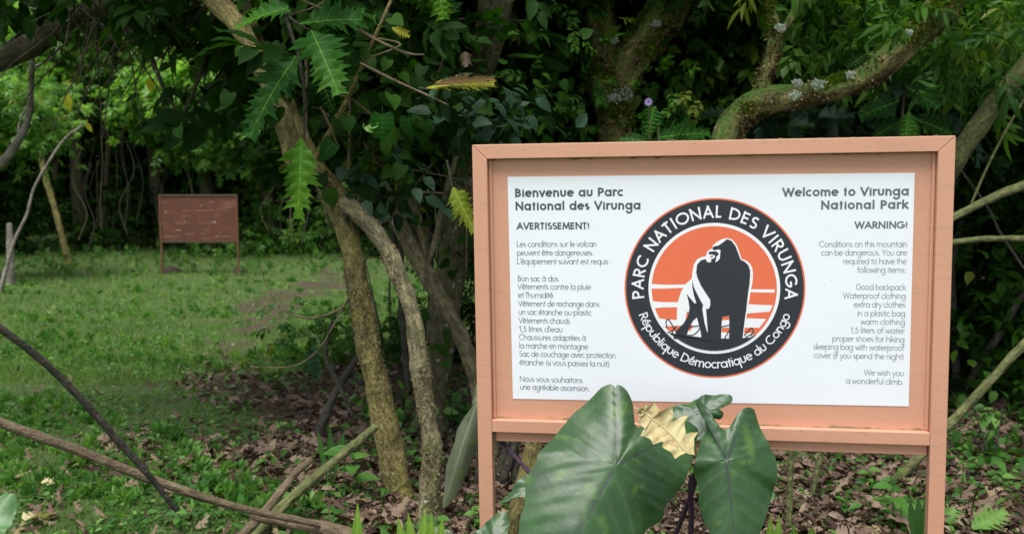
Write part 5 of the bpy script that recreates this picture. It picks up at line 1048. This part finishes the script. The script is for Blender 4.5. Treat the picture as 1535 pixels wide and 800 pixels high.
bush('shade_bush', 'bush of narrow light green leaf sprays at the top right corner', (P(1470, 700, 6.6)[0], 7.0), [('foliage', 'bgleaf', SPRN, [Bl(1440, 50, 6.4, .55, .4, .35), Bl(1500, 70, 6.3, .3, .3, .3), Bl(1390, 100, 6.3, .3, .3, .2)], 330, .22, .16, 8), ('inner_leaves', 'dark', SPR, [Bl(1470, 130, 7.4, .8, .5, .8)], 700, .28, .22, 10)], seed=8, h=2)
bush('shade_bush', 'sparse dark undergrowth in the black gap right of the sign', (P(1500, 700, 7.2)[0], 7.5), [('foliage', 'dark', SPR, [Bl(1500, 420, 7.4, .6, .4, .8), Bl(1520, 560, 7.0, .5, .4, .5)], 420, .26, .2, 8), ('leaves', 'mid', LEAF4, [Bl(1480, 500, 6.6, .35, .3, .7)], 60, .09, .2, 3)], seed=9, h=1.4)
bush('low_herb_bush', 'leafy green seedling cluster in the litter right of the sign\'s right post', (G(1478, 700)[0], G(1478, 700)[1]), [('foliage', 'herb', LEAF4, [(G(1480, 690)+[0, 0, .16], (.16, .14, .16)), (G(1515, 720)+[0, 0, .08], (.18, .12, .08))], 110, .075, .06, 6)], seed=10, h=.35)
bush('low_herb_bush', 'low green plants by the foot of the lichened tree', (G(700, 690)[0], G(700, 690)[1]), [('foliage', 'herb', LEAF4, [(G(690, 640)+[0, 0, .15], (.4, .3, .15)), (G(600, 640)+[0, 0, .1], (.3, .4, .12))], 200, .08, .08, 8)], seed=11, h=.4)
for k, (px, py, lb) in enumerate(((590, 470, 'leafy understorey bush seen between the forked tree\'s two stems'), (480, 470, 'low leafy shoots at the grass edge left of the forked tree'), (690, 470, 'dark low bush seen between the leaning stem and the sign\'s left post'))):
    g_ = G(px, py+70)
    bush('understorey_bush', lb, (g_[0], g_[1]), [('foliage', ['mid', 'mid', 'dark'][k], SPR2, [(g_+[0, 0, .22 if k < 2 else .32], (.5, .5, .22)), (g_+[.3, .6, .8], (.5, .5, .5))][: 2 if k == 2 else 1], [150, 110, 500][k], .16, .14, 9)], seed=20+k, h=.9 if k != 1 else .4)

# ================================================================== THE WOOD BEYOND THE CLEARING
def bg_tree(x, y, h, lab, crown_z, rad, mats, seed, trunk=.12, n=900, size=.3, T=SPR2, cat='tree', low=False, light=0):
    b_ = np.array([x, y, float(gz(x, y))]); t = tree_root('forest_tree' if not low else 'forest_bush', b_, lab, 'tree' if not low else 'bush'); r = np.random.RandomState(seed)
    mb = MB(); lean = r.uniform(-.5, .5)
    tube(mb, [tuple(b_-[0, 0, .2])+(trunk*1.2,), tuple(b_+[lean*.3, 0, h*.4])+(trunk,), tuple(b_+[lean, 0, h*.85])+(trunk*.5,)], seg=8, seed=seed, step=.4)
    for k in range(3 if not low else 0):
        z0 = h*r.uniform(.3, .6); e = b_+np.array([r.uniform(-1, 1)*rad[0]*.8, r.uniform(-1, .2)*rad[1]*.7, z0+h*.25]); tube(mb, [tuple(b_+[lean*.3, 0, z0])+(trunk*.5,), tuple((b_+[0, 0, z0]+e)/2+[0, 0, .1])+(trunk*.35,), tuple(e)+(trunk*.12,)], seg=6, seed=k, step=.4)
    add_part(t, mb, 'trunk', M['bark_dark'])
    blobs = []
    for k in range(7):
        a = r.uniform(0, 2*pi); q = r.uniform(.2, .75)
        blobs.append(((x+cos(a)*rad[0]*q+lean*.5, y+sin(a)*rad[1]*q, crown_z+r.uniform(-.6, .6)*rad[2]), (rad[0]*r.uniform(.35, .55), rad[1]*r.uniform(.35, .55), rad[2]*r.uniform(.3, .45))))
    for j, (mt, f) in enumerate(mats): foliage(t, 'crown' if j == 0 else 'light_leaves', mt, T if j == 0 else SPRW, blobs if j == 0 else [(np.array(c)-[0, .5, -.1], r_) for c, r_ in blobs[:4]], int(n*f), size, seed*5+j, .3, 9, .3, tadd=light)  # light lifts the tint, putting the lit treetops into the leaf colour
    return t
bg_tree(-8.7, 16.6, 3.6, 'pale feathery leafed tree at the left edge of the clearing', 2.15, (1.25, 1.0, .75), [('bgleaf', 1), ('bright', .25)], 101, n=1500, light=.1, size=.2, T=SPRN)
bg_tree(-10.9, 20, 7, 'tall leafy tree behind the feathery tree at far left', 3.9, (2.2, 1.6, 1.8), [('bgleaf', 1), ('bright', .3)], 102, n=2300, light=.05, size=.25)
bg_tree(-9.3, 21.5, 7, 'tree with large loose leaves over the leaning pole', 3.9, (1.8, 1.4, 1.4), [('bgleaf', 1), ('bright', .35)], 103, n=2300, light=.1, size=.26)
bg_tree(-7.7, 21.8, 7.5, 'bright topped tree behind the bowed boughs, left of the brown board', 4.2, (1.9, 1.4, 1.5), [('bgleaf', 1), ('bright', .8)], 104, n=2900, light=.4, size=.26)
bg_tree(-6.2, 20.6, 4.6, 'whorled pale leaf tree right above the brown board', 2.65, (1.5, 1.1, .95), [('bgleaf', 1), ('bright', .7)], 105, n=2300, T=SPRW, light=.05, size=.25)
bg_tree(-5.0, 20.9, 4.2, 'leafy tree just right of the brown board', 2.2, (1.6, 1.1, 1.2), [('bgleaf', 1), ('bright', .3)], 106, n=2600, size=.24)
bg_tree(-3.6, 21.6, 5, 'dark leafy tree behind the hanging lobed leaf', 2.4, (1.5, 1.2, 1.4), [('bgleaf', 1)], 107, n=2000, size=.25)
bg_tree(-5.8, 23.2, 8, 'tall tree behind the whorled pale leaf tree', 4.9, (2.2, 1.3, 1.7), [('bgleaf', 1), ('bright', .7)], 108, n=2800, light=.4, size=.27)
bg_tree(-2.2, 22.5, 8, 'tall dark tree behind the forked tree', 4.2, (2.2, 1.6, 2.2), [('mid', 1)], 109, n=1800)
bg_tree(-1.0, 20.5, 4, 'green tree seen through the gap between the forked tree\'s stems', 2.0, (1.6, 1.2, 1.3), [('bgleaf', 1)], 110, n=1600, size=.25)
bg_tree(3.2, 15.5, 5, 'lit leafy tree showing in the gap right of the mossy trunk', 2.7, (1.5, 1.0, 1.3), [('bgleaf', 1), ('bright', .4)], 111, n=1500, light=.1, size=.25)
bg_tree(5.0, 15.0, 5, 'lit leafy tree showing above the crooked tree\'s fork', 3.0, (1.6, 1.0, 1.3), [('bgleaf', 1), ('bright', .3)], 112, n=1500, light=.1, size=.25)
for k, (x, y, lb) in enumerate(((-10.6, 20.3, 'low bush at the dark wood edge by the grey stump'), (-8.5, 21, 'low bush at the foot of the leaning pole'), (-6.9, 21.4, 'low bush left behind the brown board'), (-5.7, 20.6, 'low green bush directly behind the brown board'), (-4.3, 20.9, 'low bush right behind the brown board'), (-3.2, 20.2, 'low bush at the wood edge behind the hanging lobed leaf'))):
    bush('edge_bush', lb, (x, y), [('foliage', 'bgleaf' if k in (3, 4) else 'dark', SPR2, [((x, y, float(gz(x, y))+.35), (.9, .5, .4)), ((x+.4, y+.5, float(gz(x, y))+.9), (.7, .5, .6))], 330, .26, .18, 9)], seed=60+k, h=.9)  # dark leaf colour stands for the shade under the tree crowns
# the deep wood that closes every view: one mass of leaves and trunks
def wood_mass(name, label, boxes, n, size, mat, seed, gap=.25, T=SPR2):
    r = np.random.RandomState(seed); mb = MB(); vol = np.array([(b[1]-b[0])*(b[5]-b[4]) for b in boxes], float); vol /= vol.sum()
    for b, v in zip(boxes, vol):
        k = int(n*v); p = np.stack([r.uniform(b[0], b[1], k), r.uniform(b[2], b[3], k), r.uniform(b[4], b[5], k)], -1)
        keep = (snoise(p[:, 0], p[:, 2]*1.3+p[:, 1], .8, seed) > -gap); p = p[keep]; p[:, 2] += gz(p[:, 0], p[:, 1]); k = len(p)
        d = r.normal(0, 1, (k, 3)); nn = r.normal(0, .45, (k, 3))+[0, -.3, 1]; place(mb, T, p, d, nn, size*r.uniform(.7, 1.4, k), np.clip(r.uniform(0, 1, k), 0, 1))
    return tag(mb.build(name, M[mat], None), label, 'woodland', kind='stuff')
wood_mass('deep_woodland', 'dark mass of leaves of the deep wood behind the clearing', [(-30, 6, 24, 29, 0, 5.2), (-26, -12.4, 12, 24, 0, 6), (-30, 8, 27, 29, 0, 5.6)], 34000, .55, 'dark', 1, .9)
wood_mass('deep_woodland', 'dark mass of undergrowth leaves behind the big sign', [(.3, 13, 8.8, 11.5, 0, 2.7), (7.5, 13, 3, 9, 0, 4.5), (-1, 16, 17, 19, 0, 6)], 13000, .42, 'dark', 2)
wood_mass('shade_canopy', 'unseen canopy of leaves added to shade the trees behind the sign', [(-.6, 9, 6.9, 12, 3.8, 5.2), (-12, -1, 26, 30, 6.5, 7.5)], 3400, .55, 'mid', 3)  # out of view overhead, put in to darken the wood below
tk = MB(); r = np.random.RandomState(9)
for k in range(90):
    if k < 50: x, y = r.uniform(-20, 5), r.uniform(24, 28)
    else: x, y = r.uniform(.5, 11), r.uniform(8.6, 11.5)
    z = float(gz(x, y)); l = r.uniform(-1, 1); tube(tk, [(x, y, z-.1, .09), (x+l*.4, y, z+2.5, .07), (x+l, y, z+6, .05)], seg=7, seed=k, step=.8)
tag(tk.build('deep_wood_trunks', M['bark_dark'], None), 'dim trunks standing in the deep wood', 'woodland', kind='stuff')

# ================================================================== GROUND COVER
def scatter(n, seed, ymin=2.6, ymax=22.5, power=1.6):
    r = np.random.RandomState(seed); u = r.uniform(0, 1, n); a = 1-power
    y = (ymin**a+u*(ymax**a-ymin**a))**(1/a); x = r.uniform(-.62, .62, n)*y+r.uniform(-.3, .3, n); return x, y, r
def cover(name, label, T, n, size, mat, seed, maskf, lift=.0, grow=.25, flat=False, tintf=None, cat='ground cover', power=1.6, ymax=22.5):
    x, y, r = scatter(n, seed, power=power, ymax=ymax); m = maskf(x, y, r); x, y = x[m], y[m]; k = len(x); p = np.stack([x, y, gz(x, y)+lift*r.uniform(0, 1, k)], -1)
    if flat: d = r.normal(0, 1, (k, 3))*[1, 1, .22]; nn = r.normal(0, .38, (k, 3))+[0, 0, 1]
    else: d = r.normal(0, .45, (k, 3))+[0, 0, 1]; d[:, 2] = np.abs(d[:, 2]); nn = r.normal(0, 1, (k, 3))
    t = r.uniform(0, 1, k) if tintf is None else tintf(x, y, r)
    s = size*r.uniform(.55, 1.35, k)*(1+grow*(y-4)/6)
    mb = MB(); place(mb, T, p, d, nn, s, np.clip(t, 0, 1)); return tag(mb.build(name, M[mat], None), label, cat, kind='stuff')
T_blade2 = (np.array([(-.05, 0, 0), (.05, 0, 0), (0, 1, .2)]), np.array([(0, 1, 2)]), np.array([(-1, 0, 0), (1, 0, 0), (0, 1, 0)], float))
T_blade = strip(np.array([0, .45, 1.]), np.array([.045, .035, 0]), np.zeros(3), .2, .45)
patch = lambda x, y: snoise(x, y, 1.1, 33)
for nm_, T_, n_, s_, sd_, ya, yb in (('near', T_blade, 80000, .055, 1, 2, 9), ('far', T_blade2, 300000, .072, 31, 7.5, 23)):
  cover('grass', 'short near grass of the clearing' if ya == 2 else 'short far grass of the clearing', T_, n_, s_, 'grass', sd_, lambda x, y, r: (y > ya) & (y < yb) & (r.uniform(0, 1, len(x)) > 1.15*litter_mask(x, y)) & (r.uniform(0, 1, len(x)) > path_mask(x, y)*.8) & (snoise(x, y, 3, 44) > -.6), tintf=lambda x, y, r: .35+.3*patch(x, y)+.024*(y-6)+.38*snoise(x, y, 4.5, 91)+r.uniform(-.3, .3, len(x))+.5*(r.uniform(0, 1, len(x)) > .95), power=1.75, grow=.12)  # tint rises with distance: brighter light on far grass put into the colour
cover('clover_cover', 'small leaved green herbs growing through the grass', LEAF3, 62000, .042, 'herb', 2, lambda x, y, r: (r.uniform(0, 1, len(x)) > .2+.6*litter_mask(x, y)) & (snoise(x, y, 1.7, 55) > -.22) & (r.uniform(0, 1, len(x)) > path_mask(x, y)*.8), lift=.05, flat=True, grow=.42, tintf=lambda x, y, r: .55+.3*patch(x, y)+r.uniform(-.45, .45, len(x)), power=1.55)
cover('field_weeds', 'broad leaved weeds spread through the grass', SPRW, 9500, .085, 'herb', 23, lambda x, y, r: (litter_mask(x, y) < .6) & (snoise(x, y, .8, 71) > .0) & (r.uniform(0, 1, len(x)) > path_mask(x, y)), lift=.01, grow=.1, power=1.5, tintf=lambda x, y, r: r.uniform(.25, 1, len(x)))
cover('edge_herbs', 'taller leafy weeds along the far edge of the clearing', SPR2, 9000, .13, 'herb', 3, lambda x, y, r: (y > 17.3) & (r.uniform(0, 1, len(x)) > .35) & (x < 3), lift=.15, grow=.05, power=.2, tintf=lambda x, y, r: .5+.3*patch(x, y)+r.uniform(-.3, .4, len(x)), ymax=21.5)
cover('litter_herbs', 'scattered small green herbs among the dead leaves', LEAF3, 21000, .055, 'herb', 4, lambda x, y, r: (litter_mask(x, y) > .4) & (snoise(x, y, 2.6, 66) > .0) & (y < 12), lift=.09, flat=True, grow=.1, tintf=lambda x, y, r: r.uniform(.1, .8, len(x)), power=1.9)
cover('leaf_litter', 'thick litter of dead brown lobed leaves under the trees', OAK, 21000, .078, 'litter', 5, lambda x, y, r: (r.uniform(0, 1, len(x)) < litter_mask(x, y)*1.2) & (y < 13), lift=.045, flat=True, grow=.0, power=1.9)
cover('leaf_fragments', 'small broken dead leaves and crumbs in the litter', LEAF2, 26000, .045, 'litter', 15, lambda x, y, r: (r.uniform(0, 1, len(x)) < litter_mask(x, y)*1.1+.06) & (y < 13), lift=.05, flat=True, grow=.0, power=1.9, tintf=lambda x, y, r: r.uniform(0, .95, len(x)))
cover('folded_leaves', 'narrow folded dead leaves in the litter', T_leaf(4, .2, 1.1, .6), 6500, .085, 'litter', 16, lambda x, y, r: (r.uniform(0, 1, len(x)) < litter_mask(x, y)) & (y < 13), lift=.06, flat=True, grow=.0, power=1.9, tintf=lambda x, y, r: r.uniform(0, 1, len(x)))
cover('scattered_leaves', 'scattered dead leaves lying on the grass', OAK2, 6000, .075, 'litter', 6, lambda x, y, r: (litter_mask(x, y) < .6) & (r.uniform(0, 1, len(x)) < np.clip(.25+.9*litter_mask(x, y)+(x+4)*.12-(y-5)*.06, .05, 1)), lift=.02, flat=True, grow=.1, power=1.9, tintf=lambda x, y, r: r.uniform(.2, 1, len(x)))
cover('twig_litter', 'thin dead twigs lying in the litter', strip(np.array([0, .5, 1.]), np.array([.006, .012, 0]), np.zeros(3), 1, .1), 5200, .3, 'litter', 7, lambda x, y, r: (litter_mask(x, y) > .3) & (y < 12), lift=.03, flat=True, grow=0, power=1.9, tintf=lambda x, y, r: r.uniform(0, .5, len(x)))
# individually visible fallen leaves
def fallen(px, py, size, ang, mat, tint, label, T=OAK, group=None, cat='fallen leaf'):
    p = G(px, py); r = np.random.RandomState(int(px*3+py)); mb = MB(); place(mb, T, (p+[0, 0, .045])[None], np.array([[cos(ang), sin(ang), .05]]), (r.normal(0, .2, 3)+[0, -.25, 1])[None], size, np.array([tint]))
    return tag(mb.build('fallen_leaf', M[mat], None, origin=tuple(p)), label, cat, group)
fallen(38, 795, .20, 1.4, 'drygold', .9, 'large pale yellow lobed dead leaf near the lower left corner')
fallen(98, 708, .13, 1.2, 'litter', .45, 'reddish brown dead leaf lying on the grass right above the yellowed one at lower left')
fallen(62, 735, .10, -.1, 'drygold', .8, 'curled yellow brown dead leaf on the grass at lower left')
fallen(64, 722, .08, 1.5, 'litter', .98, 'small rounded greenish dead leaf on the grass at lower left', T=LEAF4)
fallen(20, 728, .09, .4, 'litter', .98, 'pale folded dead leaf by the left edge near the bottom', T=LEAF4)
fallen(232, 645, .11, 2.8, 'litter', .35, 'rusty brown curled leaf in the grass right of the crossing sticks')
fallen(185, 740, .13, .1, 'litter', .8, 'pinkish pale dead leaf on the herbs under the brown pole')
fallen(240, 748, .12, .3, 'litter', .9, 'grey pink dead leaf right of the foot of the dark bent stick')
fallen(145, 668, .12, .1, 'litter', .85, 'pale brown dead leaf between the dark stick and the brown pole')
fallen(48, 672, .08, 1.5, 'litter', .8, 'small pale dead leaf standing on edge below the brown pole')
lr = np.random.RandomState(8)
for k in range(70):
    px, py = lr.uniform(400, 760), lr.uniform(600, 800)
    fallen(px, py, lr.uniform(.085, .13), lr.uniform(0, 6.28), 'litter', lr.uniform(.45, .92), 'dry curled brown lobed leaf lying in the litter round the forked tree', group='brown lobed leaves in the litter round the forked tree', T=(OAK, OAK2)[k % 2])
for k in range(60):
    px, py = lr.uniform(1160, 1535), lr.uniform(650, 800)
    fallen(px, py, lr.uniform(.085, .13), lr.uniform(0, 6.28), 'litter', lr.uniform(.4, .9), 'dry curled brown lobed leaf lying in the litter behind and right of the sign', group='brown lobed leaves in the litter behind the sign', T=(OAK, OAK2)[k % 2])
# seedlings and shoots
def shoot(px, py, top, wpx, depth, label, n=1, tint=.5, mat='shoot', spread=.0, cat='shoot'):
    b_ = P(px, py, depth); b_[2] = gz(b_[0], b_[1]); e = empty('young_shoot', tuple(b_), label, cat)
    r = np.random.RandomState(int(px)); 
    for k in range(n):
        dx = (k-(n-1)/2)*spread; tip = P(px+dx, top+abs(dx)*.35, depth); ax = tip-b_; Ln = np.linalg.norm(ax); T = T_leaf(7, wpx/FPX*depth/2/Ln, .3, .06, .7)
        mb = MB(); place(mb, T, b_[None]+[(0, 0, 0)], ax[None], np.array([[r.uniform(-.5, .5), -1, .2]]), Ln, np.array([tint+r.uniform(-.2, .2)])); add_part(e, mb, 'leaf', M[mat])
shoot(532, 812, 757, 22, 2.9, 'bright yellow green pointed shoot at the bottom edge left of the grey stem', tint=.6)
shoot(632, 815, 766, 24, 2.95, 'fan of bright yellow green young leaves at the bottom below the grey stem', n=5, tint=.8, spread=16)
shoot(1160, 815, 772, 22, 2.95, 'pair of yellow green shoots at the bottom right of the narrower taro leaf', n=2, tint=.8, spread=16)
shoot(1205, 815, 786, 40, 3.2, 'dark yellowish leaf at the bottom edge right of the taro leaves', n=2, tint=.1, spread=30)
shoot(1378, 800, 745, 12, 4.0, 'narrow green blades beside the foot of the sign\'s right post', n=3, tint=.2, spread=14, mat='herb')
shoot(495, 690, 640, 9, 4.9, 'narrow bluish green blades standing in the litter left of the forked tree', n=3, tint=.2, spread=20, mat='herb')
def seedling(px, py, h, n, size, label, mat='herb', T=LEAF4, seed=0, group=None):
    b_ = G(px, py); e = empty('seedling', tuple(b_), label, 'seedling', group); r = np.random.RandomState(seed); mb = MB(); tube(mb, [tuple(b_-[0, 0, .02])+(.003,), tuple(b_+[.01, 0, h*.6])+(.0025,), tuple(b_+[.0, 0, h])+(.0015,)], seg=5, lump=0, step=.05, tint=.3); add_part(e, mb, 'stem', M['herb'])
    for k in range(n):
        f = .35+.65*(k+1)/n; a = k*2.4; mb = MB(); place(mb, T, (b_+[0, 0, h*f])[None], np.array([[cos(a), sin(a), .25]]), np.array([[-.2*cos(a), -.4, 1]]), size*r.uniform(.8, 1.2), np.array([r.uniform(.3, .9)])); add_part(e, mb, 'leaf', M[mat])
for k, (px, py, h, n, s, lb) in enumerate(((531, 755, .25, 5, .12, 'upright seedling with pointed leaves in the litter beside the forked tree'), (420, 760, .08, 2, .07, 'small bright single leaved seedling by the crossing stems'), (489, 778, .06, 3, .07, 'low seedling with rounded leaves near the bottom, left of the bright shoot'),
        (618, 720, .22, 5, .07, 'seedling with small leaves between the forked tree\'s two stems'), (500, 800, .1, 5, .06, 'bright three leaved seedling at the bottom left of the litter'), (268, 800, .1, 6, .06, 'bright seedling at the bottom edge, on the grass'), (1300, 745, .14, 6, .06, 'green seedling in the litter seen under the sign'),
        (1335, 795, .2, 5, .10, 'broad leaved green seedling in the litter left of the sign\'s right post'), (1218, 700, .35, 12, .035, 'tall seedling with tiny bright leaves seen under the sign'), (1438, 760, .32, 12, .025, 'thin upright seedling with tiny leaves right of the sign\'s right post'), (1500, 740, .1, 7, .06, 'dark leafy seedling at the right edge in the litter'), (715, 800, .12, 8, .05, 'feathery bright seedling low before the sign\'s left post'), (655, 810, .1, 6, .07, 'dark leafy seedling at the grey stem\'s foot'))):
    seedling(px, py, h, n, s, lb, seed=k)
